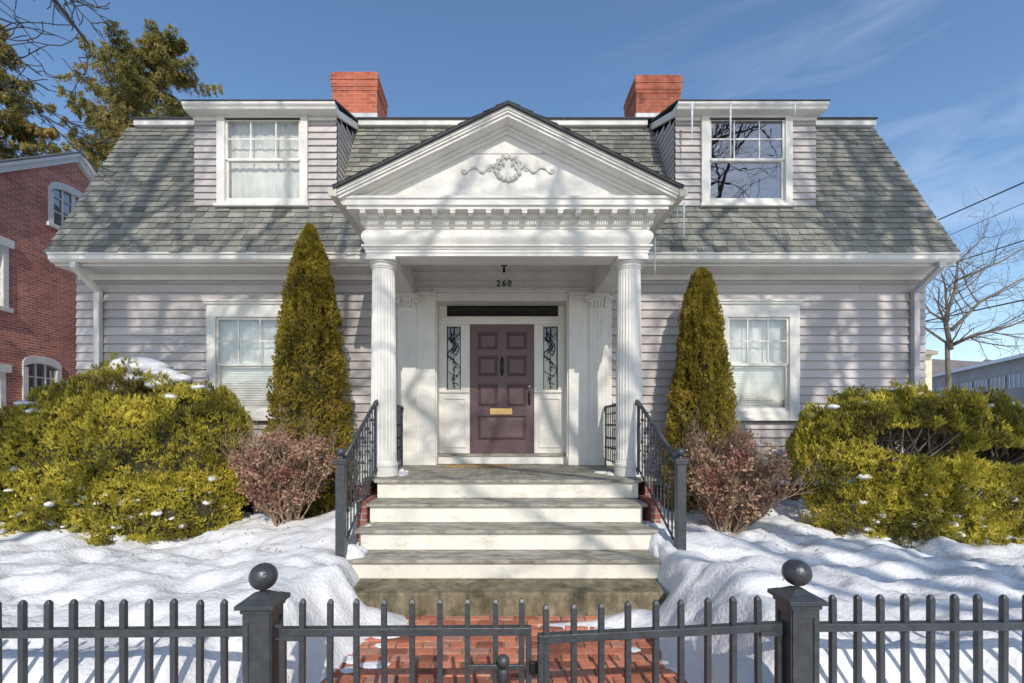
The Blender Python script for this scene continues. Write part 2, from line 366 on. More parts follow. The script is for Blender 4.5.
# lower gambrel slopes shingled tab by tab
def shingle_slope(b, x0, x1, y0, z0, y1, z1, rows, back=False):
    dy, dz = (y1-y0)/rows, (z1-z0)/rows; ln = math.hypot(dy, dz); nv = Vector((0, -dz, dy)).normalized()
    if nv.z < 0: nv = -nv
    for r in range(rows):
        ya, za = y0+dy*r, z0+dz*r; yb, zb = ya+dy*1.06, za+dz*1.06
        x = x0-(random.uniform(0, .25))
        while x < x1:
            w = random.uniform(.14, .27); a, c = max(x, x0), min(x+w-.006, x1); x += w
            if c-a < .02: continue
            if not back and za > 5.25 and zb < 7.3 and ((-4.86 < a and c < -2.57) or (2.96 < a and c < 5.21)): continue
            if not back and za > 5.25 and zb < 7.3:
                for p_, q_ in ((-4.86, -2.57), (2.96, 5.21)):
                    if a < p_ < c: c = p_
                    if a < q_ < c: a = q_
            th = random.uniform(.012, .022); dr = random.uniform(-.008, .006)
            d = Vector((0, dy, dz)).normalized()
            p0 = Vector((0, ya, za))+d*dr
            lo = p0+nv*(th+.004); hi = Vector((0, yb, zb))+nv*.003
            t = min(1, max(0, random.gauss(.5, .22)))
            b.quad([(a, lo.y, lo.z), (c, lo.y, lo.z), (c, hi.y, hi.z), (a, hi.y, hi.z)], t)
            b.quad([(a, p0.y, p0.z), (c, p0.y, p0.z), (c, lo.y, lo.z), (a, lo.y, lo.z)], t*.3)
            b.quad([(c, p0.y, p0.z), (c, lo.y, lo.z), (c, hi.y, hi.z)], t*.3)
            b.quad([(a, p0.y, p0.z), (a, lo.y, lo.z), (a, hi.y, hi.z)], t*.3)
b = MB()
shingle_slope(b, XL+.02, XR-.0, 6.97, EAVEZ-.02, BRK-.05, BRKZ-.06, 25)
shingle_slope(b, XL, XR, BRK, BRKZ+.03, RIDGE_Y, RIDGE_Z, 10)
# backing deck
def strip(xa, xb, pts):
    for (ya, za), (yb, zb) in zip(pts[:-1], pts[1:]): b.quad([(xa,ya,za),(xb,ya,za),(xb,yb,zb),(xa,yb,zb)], .3)
full = [(7.02, EAVEZ-.05), (BRK, BRKZ-.03), (RIDGE_Y, RIDGE_Z-.04), (2*RIDGE_Y-BRK, BRKZ), (2*RIDGE_Y-7.0, EAVEZ)]
for xa, xb in ((XL+.03, -4.86), (-2.57, 2.96), (5.21, XR-.01)): strip(xa, xb, full)
for xa, xb in ((-4.86, -2.57), (2.96, 5.21)): strip(xa, xb, [full[0], (roof_y(5.3), 5.25)]); strip(xa, xb, full[1:])
roof = hp(b.build('roof', SHINGLE))
# break trim
b = MB()
for a, c in ((wx(135,8.5), -4.93), (-2.50, 2.83), (5.29, wx(875,8.5))): b.box(a, c, 8.46, 8.6, 7.22, 7.32)
o = b.build('ridge_trim', WHITE, roof, bevel=.006); o.matrix_parent_inverse = roof.matrix_world.inverted() if False else Matrix.Identity(4)
b = MB(); b.prism([(8.43, 7.32), (8.43, 7.345), (8.7, 7.42), (8.7, 7.34)], wx(134,8.48), wx(876,8.48), 'x'); b.build('roof_edge', ROOFEDGE, roof)
# eave: soffit, bed moulding, gutter
for a, c in ((-6.78, -1.63), (1.96, 7.07)):
    b = MB(); b.box(a, c, 7.1, WY-.003, 4.155, 4.175); b.box(a, c, 7.10, 7.13, 4.175, 4.34); b.box(a+.02, c-.02, 7.47, 7.52, 4.06, 4.155)
    hp(b.build('eave_soffit', WHITE, bevel=.004))
    b = MB(); b.prism([(7.095, 4.185), (7.03, 4.19), (6.99, 4.225), (6.985, 4.28), (6.96, 4.295), (6.96, 4.325), (6.985, 4.325), (6.985, 4.305), (7.08, 4.30), (7.095, 4.325)], a, c, 'x')
    hp(b.build('gutter', WHITE, auto=30))
for X, sg in ((6.83, 1), (-6.42, -1)):
    b = MB(); w = .045
    def seg(p, q):
        b.mesh([(X-w,p[0],p[1]),(X+w,p[0],p[1]),(X+w,p[2],p[3]),(X-w,p[2],p[3]),(X-w,q[0],q[1]),(X+w,q[0],q[1]),(X+w,q[2],q[3]),(X-w,q[2],q[3])],
               [(0,1,2,3),(7,6,5,4),(0,4,5,1),(1,5,6,2),(2,6,7,3),(3,7,4,0)])
    seg((7.0,4.19,7.08,4.19), (7.0,4.10,7.08,4.13)); seg((7.0,4.10,7.08,4.13), (7.42,3.84,7.50,3.88)); seg((7.42,3.84,7.50,3.88), (7.42,.35,7.50,.35))
    for z in (3.7, 2.6, 1.2): b.box(X-w-.012, X+w+.012, 7.415, 7.52, z, z+.03)
    hp(b.build('downspout', WHITE if sg < 0 else mat('grey_downspout', (.50,.48,.49), .5, 3, .1, .1), bevel=.006))

# ------------------------------------------------------------------ windows
def window(w, y, curtain='sheer', cols=3, parent=None, cap=True, uprows=2, sillw=.03):
    x0,x1,z0,z1,gx0,gx1,gz0,gz1,mid = [w[k] for k in ('x0','x1','z0','z1','gx0','gx1','gz0','gz1','mid')]
    b = MB(); f = y-.055
    b.box(x0, gx0, f, y, z0, gz1); b.box(gx1, x1, f, y, z0, gz1)
    b.box(x0, x1, f, y, gz1, z1-.002); 
    if cap:
        b.box(x0-.03, x1+.03, f-.05, y, z1, z1+.03); b.box(x0-.015, x1+.015, f-.025, y, z1-.04, z1-.0025)
        b.box(x0-.035, x1+.035, f-.03, f-.002, z1-.0, z1-.03)
    b.box(x0-sillw, x1+sillw, f-.04, y, z0-.045, z0-.002)
    b.box(gx0+.001, gx1-.001, f+.01, y, z0, gz0-.0)
    # jamb reveals
    b.box(gx0-.02, gx0, y+.001, y+.16, gz0, gz1); b.box(gx1, gx1+.02, y+.001, y+.16, gz0, gz1); b.box(gx0-.02, gx1+.02, y+.001, y+.16, gz1, gz1+.02); b.box(gx0-.02, gx1+.02, y+.001, y+.16, gz0-.03, gz0-.001)
    o = b.build('window', WHITE, bevel=.004); hp(o)
    def sub(b, n, m, **k): 
        c = b.build(n, m, o, **k); return c
    s = .035
    b = MB(); ya, yb = y-.025, y+.0
    b.box(gx0+.001, gx0+s, ya, yb, mid, gz1-.001); b.box(gx1-s, gx1-.001, ya, yb, mid, gz1-.001); b.box(gx0+s, gx1-s, ya, yb, gz1-s, gz1-.001); b.box(gx0+s, gx1-s, ya, yb, mid-.02, mid+.02)
    for i in range(1, cols):
        x = gx0+(gx1-gx0)*i/cols; b.box(x-.010, x+.010, ya+.005, yb-.003, mid+.02, gz1-s)
    for i in range(1, uprows):
        z = mid+(gz1-mid)*i/uprows; b.box(gx0+s, gx1-s, ya+.007, yb-.005, z-.010, z+.010)
    sub(b, 'sash', WHITE)
    b = MB(); yc, yd = y+.004, y+.03
    b.box(gx0+.001, gx0+s, yc, yd, gz0+.001, mid); b.box(gx1-s, gx1-.001, yc, yd, gz0+.001, mid); b.box(gx0+s, gx1-s, yc, yd, gz0+.001, gz0+s+.02); b.box(gx0+s, gx1-s, yc, yd, mid-.03, mid)
    sub(b, 'sash', WHITE)
    gm = GLASSD if curtain is None else GLASS
    b = MB(); b.quad([(gx0+.03, y-.008, mid), (gx1-.03, y-.008, mid), (gx1-.03, y-.008, gz1-.03), (gx0+.03, y-.008, gz1-.03)]); sub(b, 'pane', gm)
    b = MB(); b.quad([(gx0+.03, y+.016, gz0+.02), (gx1-.03, y+.016, gz0+.02), (gx1-.03, y+.016, mid), (gx0+.03, y+.016, mid)]); sub(b, 'pane', gm)
    if curtain:
        b = MB(); n = 60
        if curtain == 'blind':
            z = gz0+.02
            while z < mid+.05: b.quad([(gx0, y+.07, z), (gx1, y+.07, z), (gx1, y+.088, z+.042), (gx0, y+.088, z+.042)]); z += .040
            sub(b, 'blind', BLIND); b = MB()
            zb0 = mid-.1
        else: zb0 = gz0
        for i in range(n):
            xa, xb = gx0+(gx1-gx0)*i/n, gx0+(gx1-gx0)*(i+1)/n
            fa = lambda q: .010*math.sin(q*46+1.5*math.sin(q*9))
            b.quad([(xa, y+.12+fa(xa), zb0), (xb, y+.12+fa(xb), zb0), (xb, y+.12+fa(xb)*.6, gz1), (xa, y+.12+fa(xa)*.6, gz1)])
        sub(b, 'curtain', CURT, smooth=True)
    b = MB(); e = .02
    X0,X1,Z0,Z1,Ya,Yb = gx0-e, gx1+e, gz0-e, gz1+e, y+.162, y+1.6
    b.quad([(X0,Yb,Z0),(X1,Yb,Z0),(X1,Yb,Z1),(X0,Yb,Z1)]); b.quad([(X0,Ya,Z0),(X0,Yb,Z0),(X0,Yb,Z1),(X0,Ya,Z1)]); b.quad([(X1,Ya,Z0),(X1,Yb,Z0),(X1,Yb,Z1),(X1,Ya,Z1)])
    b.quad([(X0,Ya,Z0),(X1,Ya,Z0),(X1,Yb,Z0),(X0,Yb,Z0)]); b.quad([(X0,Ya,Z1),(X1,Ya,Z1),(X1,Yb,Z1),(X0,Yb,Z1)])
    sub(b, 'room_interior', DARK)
    return o
window(LW, WY-.02, 'blind'); window(RW, WY-.02, 'blind')

# ------------------------------------------------------------------ dormers
def dormer(w, x0, x1, curt):
    b = MB(); zt = 6.74
    courses(b, x0, x1, 5.16, zt, DY, ch=.109, off=.028, zbase=5.16, holes=[hole(w)])
    z = 5.16
    while z < 7.1:
        z2 = z+.109; t = random.random()
        ytop = 7.5 if z2 < zt else min(8.6, 7.5+(z2-zt)/.36)
        for X, sg in ((x0, -1), (x1, 1)):
            ya, yb = max(7.49, ytop), max(ytop+.01, min(8.62, roof_y(z2)+.12))
            b.quad([(X+sg*.016, ya, z), (X+sg*.016, yb, z), (X, yb, z2), (X, ya, z2)], t); b.quad([(X, ya, z), (X, yb, z), (X+sg*.016, yb, z), (X+sg*.016, ya, z)], t)
        z = z2
    d = hp(b.build('dormer', SIDING))
    # corner boards and cornice
    b = MB()
    b.prism([(7.235, 6.80), (7.235, 6.822), (8.62, 7.375), (8.62, 7.345)], x0-.062, x1+.062, 'x')
    b.build('dormer_roof', ROOFEDGE, d)
    b = MB()
    prof = [(7.242, 6.80), (7.245, 6.765), (7.275, 6.735), (7.285, 6.71), (7.31, 6.70), (7.48, 6.70), (7.48, 6.81)]
    b.prism(prof, x0-.05, x1+.05, 'x')
    for X0, X1 in ((x0-.05, x0-.002), (x1+.002, x1+.05)):
        b.prism([(7.485, 6.70), (7.485, 6.815), (8.6, 7.32), (8.6, 7.20)], X0, X1, 'x')
    b.box(x0+.0, x1-.0, 7.455, 7.484, 6.64, 6.699)
    b.build('cornice', WHITE, d, bevel=.003)
    window(w, DY-.02, curt, cap=False)
dormer(LD, wx(195,DY), wx(337,DY), 'sheer')
dormer(RD, wx(675,DY), wx(815,DY), None)

# ------------------------------------------------------------------ chimneys
def chimney(x0, x1, y0, y1, zt):
    b = MB(); z1 = zt-.36
    b.box(x0+.03, x1-.03, y0+.03, y1-.03, 7.6, z1); b.box(x0+.02, x1-.02, y0+.02, y1-.02, z1, z1+.07); b.box(x0+.01, x1-.01, y0+.01, y1-.01, z1+.07, z1+.20)
    b.box(x0, x1, y0, y1, z1+.20, zt-.07); b.box(x0+.02, x1-.02, y0+.02, y1-.02, zt-.07, zt)
    c = hp(b.build('chimney', CHIMB, bevel=.006))
    b = MB(); b.box(x0+.02, x1-.02, y0+.02, y1-.02, 7.2, 7.82); b.build('flashing', LEAD, c)
    b = MB(); b.box(x0+.15, x1-.15, y0+.15, y1-.15, zt, zt+.02); b.build('flue_cap', LEAD, c)
chimney(wx(330,9), wx(378,9), 9.0, 9.85, 8.63)
chimney(wx(635,9), wx(683,9), 9.0, 9.80, 8.57)

# ------------------------------------------------------------------ PORTICO
FX0, FX1, FYf = -1.61, 1.94, 5.80
PF = 1.045                                              # porch floor height
AX = .167                                               # pediment axis
def sweep(prof, x0, x1, yf, yb, name, m, smooth=False):
    b = MB(); 
    for i in range(len(prof)-1):
        (o0, z0), (o1, z1) = prof[i], prof[i+1]
        def ring(o, z): return [(x0-o, yb, z), (x0-o, yf-o, z), (x1+o, yf-o, z), (x1+o, yb, z)]
        A, B = ring(o0, z0), ring(o1, z1)
        for k in range(3): b.quad([A[k], A[k+1], B[k+1], B[k]])
    return hp(b.build(name, m, smooth=smooth, auto=25))
prof = [(-.32, 4.2), (-.32, 3.83), (0, 3.83), (0, 3.865), (.010, 3.87), (.010, 3.905), (.022, 3.91), (.03, 3.93), (.05, 3.94), (.05, 3.96), (.004, 3.965)]
prof += [(.004+.05*math.sin(math.pi*i/10), 3.965+.2*i/10) for i in range(11)]
prof += [(.02, 4.17), (.02, 4.20), (.045, 4.205), (.045, 4.275), (.06, 4.28), (.075, 4.335), (.19, 4.335), (.19, 4.37), (.215, 4.375), (.215, 4.44), (.235, 4.45), (.235, 4.478), (-.1, 4.50)]
sweep(prof, FX0, FX1, FYf, WY, 'entablature', WHITE)
b = MB()
for i in range(118):                                    # fine dentil course
    x = FX0-.05+ i*.031
    if x < FX1+.03: b.box(x, x+.017, FYf-.062, FYf-.04, 4.215, 4.262)
hp(b.build('dentil_course', WHITE))
for i in range(17):                                     # modillions
    x = wx(364+i*17.8, 5.68); b = MB(); b.prism([(5.745, 4.29), (5.745, 4.333), (5.61, 4.333), (5.61, 4.29), (5.64, 4.275), (5.69, 4.285)], x-.032, x+.032, 'x'); b.box(x-.038, x+.038, 5.603, 5.745, 4.318, 4.3335)
    hp(b.build('modillion', WHITE, bevel=.003))
# pediment
zA, zE, hw = 5.55, 4.547, 2.07
def chev(b, y0, y1, top, bot, w=hw, ax=AX, zap=zA, sl=(zA-zE)/hw):
    zl = zap-sl*w
    b.prism([(ax-w, zl+bot), (ax, zap+bot), (ax, zap+top), (ax-w, zl+top)], y0, y1, 'y'); b.prism([(ax, zap+bot), (ax+w, zl+bot), (ax+w, zl+top), (ax, zap+top)], y0, y1, 'y')
b = MB()
chev(b, 5.50, 5.56, -.028, -.07); chev(b, 5.515, 5.57, -.07, -.10, hw-.005); chev(b, 5.535, 5.58, -.10, -.135, hw-.03)
chev(b, 5.575, 5.76, -.10, -.145, hw-.06); chev(b, 5.68, 5.78, -.145, -.185, hw-.16); chev(b, 5.715, 5.80, -.185, -.225, hw-.28)
rk = hp(b.build('raking_cornice', WHITE, bevel=.003))
b = MB(); sl = (zA-zE)/hw
b.prism([(AX-1.92, 4.49), (AX, 4.49+1.92*sl), (AX+1.92, 4.49)], 5.76, 5.82, 'y')
ty = hp(b.build('tympanum', mat('tympanum_paint', (.74,.725,.68), .55, 3, .10, .2, 30, dirt=((.46,.43,.37), 4, .52, .8, (1,1,.3)))))
b = MB(); b.box(AX-1.6, AX+1.6, 5.755, 5.76, 4.495, 4.51); b.box(AX-.62, AX+.62, 5.757, 5.76, wz(154.2,5.76), wz(153.6,5.76)); b.build('panel_seam', mat('seam', (.3,.28,.25), .8), ty)
# applied wreath and ribbons
b = MB(); cx, cz, yo_ = wx(508,5.76), wz(168.5,5.76), 5.75
ring = [(cx+.15*math.cos(a), yo_, cz+.155*math.sin(a)) for a in [2*math.pi*i/32 for i in range(33)]]
b.tube(ring, .020, 8, False)
for i in range(26):
    a = 2*math.pi*i/26; r = .15+.018*(-1)**i; c = (cx+r*math.cos(a), yo_-.012, cz+r*1.03*math.sin(a)); b.ball(c, .020, 8)
for i in range(7):
    a = math.pi*(1.15+.7*i/6); b.ball((cx+.135*math.cos(a)*1.1, yo_-.022, cz+.16*math.sin(a)), .032, 8)
for sx in (-1, 1):
    pts = []
    for i in range(40):
        u = i/39; pts.append((cx+sx*(.17+.40*u), yo_-.012*math.sin(u*20)**2, cz-.005+.042*(1-.3*u)*math.sin(u*11.5+.4)-.03*u))
    b.tube(pts, [.018+.008*math.sin(i*.55)-.006*i/39 for i in range(40)], 7)
    sp = [(cx+sx*(.235+.035*math.cos(a)*(1-a/14)), yo_, cz-.01+.035*math.sin(a)*(1-a/14)) for a in [i*.5 for i in range(20)]]; b.tube(sp, .012, 6)
    b.tube([(cx+sx*.54, yo_, cz-.03), (cx+sx*.565, yo_, cz-.02), (cx+sx*.58, yo_, cz-.045)], [.012, .024, .006], 6)
    lo = [(cx+sx*(.05+.08*i/8), yo_-.01, cz+.02+.09*math.sin(i*.8)*(1-i/10)) for i in range(9)]; b.tube(lo, .013, 6)
b.v = [(x_, 5.76-(5.76-y_)*.62, cz+(z_-cz)*.92) for x_, y_, z_ in b.v]
b.build('wreath_ornament', mat('ornament_paint', (.60,.585,.54), .6, 8, .12, .2), ty, smooth=True)
# porch roof
b = MB()
for sg in (-1, 1):
    rows = 14; w = hw+.02
    nvx = sg*sl; nl = math.hypot(sl, 1)
    for r in range(rows):
        u0, u1 = w*(1-r/rows), w*(1-(r+1.06)/rows)
        y = 5.46
        while y < 7.9:
            ww = random.uniform(.2, .34); ye = min(y+ww, 7.9); t = random.random()
            z0_, z1_ = zA-sl*u0, zA-sl*max(u1, 0)
            b.quad([(AX+sg*u0, y, z0_+.018), (AX+sg*u0, ye, z0_+.018), (AX+sg*max(u1,0), ye, z1_+.004), (AX+sg*max(u1,0), y, z1_+.004)], t)
            b.quad([(AX+sg*u0, y, z0_), (AX+sg*u0, ye, z0_), (AX+sg*u0, ye, z0_+.018), (AX+sg*u0, y, z0_+.018)], t*.3); y = ye
pr = hp(b.build('porch_roof', SHINGLE))
b = MB(); chev(b, 5.462, 7.9, .002, -.027, hw+.015); b.build('roof_edge', ROOFEDGE, pr)
b = MB(); 
b.prism([(FX0-.19, 4.34), (AX, 5.35), (FX1+.19, 4.34), (FX1+.19, 4.36), (FX1+.28, zE-.05), (AX, zA-.09), (FX0-.27, zE-.05), (FX0-.19, 4.36)][::-1], 5.81, 7.52, 'y'); b.build('roof_deck', WHITE, pr)
for sg, X in ((-1, AX-hw-.03), (1, AX+hw+.03)):
    b = MB(); xo, xi = X+sg*.05, X-sg*.05
    b.prism([(xi, zE-.12), (X+sg*.02, zE-.12), (xo, zE-.08), (xo, zE-.015), (xo-sg*.02, zE-.005), (xo-sg*.02, zE-.03), (xi, zE-.03)], 5.49, 7.06, 'y')
    b.box(X-sg*.05, X+sg*.046, 5.484, 5.4895, zE-.115, zE-.01)
    b.prism([(xi, zE-.12), (FX0-.215 if sg < 0 else FX1+.215, 4.36), (FX0-.215 if sg < 0 else FX1+.215, 4.48), (xi, zE-.03)], 5.58, 7.1, 'y')
    hp(b.build('porch_gutter', mat('gutter_cream', (.62,.58,.49), .5, 5, .15, .1), auto=30))
# ceiling
b = MB(); b.box(FX0+.32, FX1-.32, 6.1, WY, 4.19, 4.22)
for i in range(24): 
    x = FX0+.33+i*.12
    if x < FX1-.34: b.box(x, x+.113, 6.12, WY, 4.18, 4.19)
hp(b.build('porch_ceiling', WHITE))
b = MB(); b.prism([(WY-.001, 4.19), (WY-.13, 4.19), (WY-.13, 4.165), (WY-.06, 4.10), (WY-.05, 4.07), (WY-.001, 4.06)], FX0+.32, FX1-.32, 'x'); hp(b.build('crown_moulding', WHITE))
b = MB(); b.lathe([(.010, 3.985), (.022, 3.995), (.020, 4.03), (.014, 4.06), (.016, 4.085), (.050, 4.09), (.055, 4.115), (.02, 4.125), (.02, 4.18)], wx(504,6.9), 6.9, 14); hp(b.build('lantern_hook', BLACKM, smooth=True))
# columns
CYc, cxs = 5.965, (-1.43, 1.75)
def column(cx):
    zb, zt = PF+.20, 3.715; n = 96
    b = MB(); prof = []
    for i in range(25):
        u = i/24; r = .163-.020*u**1.8; prof.append((r, zb+(zt-zb)*u))
    def rf(j, z):
        e = min(1, max(0, min((z-zb-.03)/.05, (zt-.05-z)/.05))); ph = (j % 4)/4*2*math.pi
        return 1-e*.075*(.5-.5*math.cos(ph))
    prof = [(r, z) for r, z in prof]
    extra = [(.163, zb+.03), (.143, zt-.04)]
    b.lathe(prof, cx, CYc, n, rf)
    c = hp(b.build('column', WHITE, smooth=True, auto=12))
    b = MB(); b.lathe([(.150, zt-.02), (.152, zt), (.162, zt+.005), (.162, zt+.018), (.150, zt+.022), (.152, zt+.035), (.178, zt+.055), (.182, zt+.068), (.10, zt+.07)], cx, CYc, 40)
    b.box(cx-.19, cx+.19, CYc-.19, CYc+.19, zt+.07, 3.829); b.build('capital', WHITE, c, auto=30, bevel=.003)
    b = MB(); b.lathe([(.186, PF+.002), (.186, PF+.10), (.170, PF+.105), (.182, PF+.12), (.186, PF+.14), (.182, PF+.16), (.172, PF+.168), (.172, PF+.185), (.163, PF+.20)], cx, CYc, 40); b.build('base', WHITE, c, smooth=True, auto=35)
for cx in cxs: column(cx)
# pilasters with scrolled capitals against the wall
for cx in (-1.41, 1.69):
    b = MB(); b.box(cx-.155, cx+.155, WY-.09, WY, PF+.18, 3.60)
    for i in range(5): x = cx-.124+i*.062; b.box(x-.014, x+.014, WY-.096, WY-.09, PF+.3, 3.55)
    p = hp(b.build('pilaster', WHITE, bevel=.004))
    b = MB(); b.box(cx-.18, cx+.18, WY-.12, WY, 3.77, 3.83); b.box(cx-.15, cx+.15, WY-.1, WY, 3.60, 3.77)
    for sx in (-1, 1):
        q = [(cx+sx*(.16+.058*math.cos(a)*(1-a/16)), WY-.135, 3.72+.058*math.sin(a)*(1-a/16)) for a in [i*.5 for i in range(24)]]; b.tube(q, .014, 6)
        b.tube([(cx+sx*.15, WY-.11, 3.725), (cx+sx*.15, WY-.02, 3.725)], .035, 10)
    for i in range(5): b.tube([(cx-.11+i*.055, WY-.1, 3.61), (cx-.11+i*.055, WY-.125, 3.66), (cx-.11+i*.055, WY-.14, 3.70)], [.022, .026, .010], 7)
    b.build('capital', WHITE, p, smooth=True, auto=40)
    b = MB(); b.box(cx-.18, cx+.18, WY-.12, WY, PF+.002, PF+.12); b.box(cx-.168, cx+.168, WY-.105, WY, PF+.12, PF+.18); b.build('base', WHITE, p, bevel=.005)
# white wall of the porch with recessed entry
RY = 7.90                                               # door plane
ex0, ex1, ez1 = wx(437,WY), wx(567,WY), wz(301,WY)
b = MB(); b.box(-1.6, ex0, WY-.015, WY+.03, PF, 4.19); b.box(ex1, 1.93, WY-.015, WY+.03, PF, 4.19); b.box(ex0, ex1, WY-.015, WY+.03, ez1, 4.19)
b.box(ex0-.03, ex0, WY+.03, RY+.02, PF, ez1); b.box(ex1, ex1+.03, WY+.03, RY+.02, PF, ez1); b.box(ex0, ex1, WY+.03, RY+.02, ez1, ez1+.03)
hp(b.build('porch_wall', WHITE))
b = MB()
for a, c in ((wx(416,WY-.05), ex0-.02), (ex1+.02, wx(589,WY-.05))):
    b.box(a, c, WY-.065, WY-.016, PF+.14, 3.80); b.box(a-.01, c+.01, WY-.085, WY-.016, PF+.002, PF+.14); b.box(a-.012, c+.012, WY-.085, WY-.016, 3.80, 3.86)
b.box(-1.25, 1.52, WY-.05, WY-.016, 3.865, 3.905); b.box(-1.25, 1.52, WY-.075, WY-.016, 3.905, 3.93)
hp(b.build('door_surround', WHITE, bevel=.005))
# entry frame
dx0, dx1, dz0, dz1 = wx(470,RY), wx(534,RY), wz(453,RY), wz(325,RY)
sx = [(wx(447,RY), wx(461,RY)), (wx(543,RY), wx(557.5,RY))]
b = MB()
tz0, tz1 = wz(317,RY), wz(304,RY); tx0, tx1 = wx(447,RY), wx(558,RY)
gz0, gz1 = wz(390,RY), wz(327,RY)
y0, y1 = RY-.05, RY+.03
b.box(ex0, tx0, y0, y1, tz0-.02, ez1); b.box(tx1, ex1, y0, y1, tz0-.02, ez1); b.box(tx0, tx1, y0, y1, tz1, ez1)
b.box(ex0, ex1, y0-.02, y1, dz1, tz0-.02); b.box(tx0, tx1, y0+.001, y1, tz0-.02, tz0); b.box(ex0, ex1, y0-.035, y0-.021, dz1+.05, dz1+.085)
for (a, c), sgn in zip(sx, (-1, 1)):
    o0, o1 = (ex0, dx0) if sgn < 0 else (dx1, ex1)
    b.box(o0, a, y0, y1, gz0, dz1-.001); b.box(c, o1, y0, y1, gz0, dz1-.001); b.box(a, c, y0+.001, y1, gz1, dz1-.001)
    b.box(o0, o1, y0-.0, y1, dz0, gz0-.001); b.box(o0+.01, o1-.01, y0-.03, y0-.001, gz0-.05, gz0-.02)
    # raised moulding of the lower panel
    pa, pc = o0+.10, o1-.09; za, zb = dz0+.12, gz0-.16
    for q in ((pa,pc,zb,zb+.025),(pa,pc,za-.025,za),(pa-.025,pa,za-.025,zb+.025),(pc,pc+.025,za-.025,zb+.025)): b.box(q[0],q[1],y0-.018,y0-.0005,q[2],q[3])
b.box(ex0, ex1, RY-.16, RY+.03, PF+.001, dz0-.04); 
ef = hp(b.build('entry_frame', WHITE, bevel=.003))
b = MB(); b.box(ex0+.01, ex1-.01, RY-.19, RY+.03, dz0-.04, dz0-.002); b.build('sill', TREAD, ef)
b = MB(); b.quad([(tx0, RY, tz0), (tx1, RY, tz0), (tx1, RY, tz1), (tx0, RY, tz1)]); tr = b.build('transom', glass_mat('transom_glass', .06, (.3,.3,.3)), ef)
b = MB()
b.tube([(tx0+(tx1-tx0)*q/80, RY-.012, (tz0+tz1)/2+.03*math.sin(q*.42)) for q in range(81)], .003, 5)
b.build('transom_tracery', BLACKM, ef)
for a, c in sx:
    b = MB(); b.quad([(a, RY, gz0), (c, RY, gz0), (c, RY, gz1), (a, RY, gz1)]); s_ = hp(b.build('sidelight', GLASSL))
    b = MB(); b.box(a, c, RY+.035, RY+.045, gz0, gz0+(gz1-gz0)*.78); b.build('sidelight_curtain', CURT, s_)
    b = MB(); m_ = (a+c)/2; rnd = random.Random(5)
    for k in range(15):
        z = gz0+.05+rnd.random()*(gz1-gz0-.22); x_ = m_+rnd.uniform(-.06, .06); am = rnd.uniform(-.09, .09); ll = rnd.uniform(.12, .34)
        b.tube([(min(c-.01, max(a+.01, x_+am*math.sin(u/12*math.pi*1.3))), RY-.012, min(gz1, z+ll*u/12)) for u in range(13)], rnd.uniform(.005,.010), 5)
    for k in range(7):
        z = gz0+.08+k*(gz1-gz0-.1)/7; q_ = rnd.choice((-1, 1)); b.tube([(m_+q_*(.03+.035*math.cos(v*.6)), RY-.014, z+.035*math.sin(v*.6)) for v in range(9)], .0065, 5)
    b.tube([(m_, RY-.012, gz0), (m_, RY-.012, gz1)], .006, 5)
    for q in (a+.008, c-.008): b.tube([(q, RY-.012, gz0), (q, RY-.012, gz1)], .008, 5)
    b.build('leaded_tracery', BLACKM, s_)
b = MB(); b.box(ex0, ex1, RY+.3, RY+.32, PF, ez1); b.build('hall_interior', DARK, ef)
# door
b = MB(); b.box(dx0+.003, dx1-.003, RY-.01, RY+.035, dz0, dz1-.003)
ph = [(477.5,498),(506,526.8)]; rows = [(332.5,350.5),(356,377),(384,407.5)]
panels = [(wx(a,RY), wx(c,RY), wz(r1,RY), wz(r0,RY)) for a, c in ph for r0, r1 in rows]+[(wx(477,RY), wx(526,RY), wz(441,RY), wz(416,RY))]
xsb = sorted({dx0+.003, dx1-.003})
def frame_grid(b, x0, x1, z0, z1, holes, ya, yb):
    xs_ = sorted({x0, x1, *[h[0] for h in holes], *[h[1] for h in holes]}); zs_ = sorted({z0, z1, *[h[2] for h in holes], *[h[3] for h in holes]})
    for i in range(len(xs_)-1):
        for j in range(len(zs_)-1):
            mx_, mz_ = (xs_[i]+xs_[i+1])/2, (zs_[j]+zs_[j+1])/2
            if not any(h[0] < mx_ < h[1] and h[2] < mz_ < h[3] for h in holes): b.quad([(xs_[i],ya,zs_[j]),(xs_[i+1],ya,zs_[j]),(xs_[i+1],ya,zs_[j+1]),(xs_[i],ya,zs_[j+1])])
    for h in holes:
        b.quad([(h[0],ya,h[2]),(h[0],yb,h[2]),(h[0],yb,h[3]),(h[0],ya,h[3])]); b.quad([(h[1],ya,h[2]),(h[1],yb,h[2]),(h[1],yb,h[3]),(h[1],ya,h[3])])
        b.quad([(h[0],ya,h[2]),(h[1],ya,h[2]),(h[1],yb,h[2]),(h[0],yb,h[2])]); b.quad([(h[0],ya,h[3]),(h[1],ya,h[3]),(h[1],yb,h[3]),(h[0],yb,h[3])])
frame_grid(b, dx0+.003, dx1-.003, dz0, dz1-.003, panels, RY-.045, RY-.0101)
b.box(dx0+.003, dx0+.006, RY-.045, RY-.01, dz0, dz1-.003); b.box(dx1-.006, dx1-.003, RY-.045, RY-.01, dz0, dz1-.003)
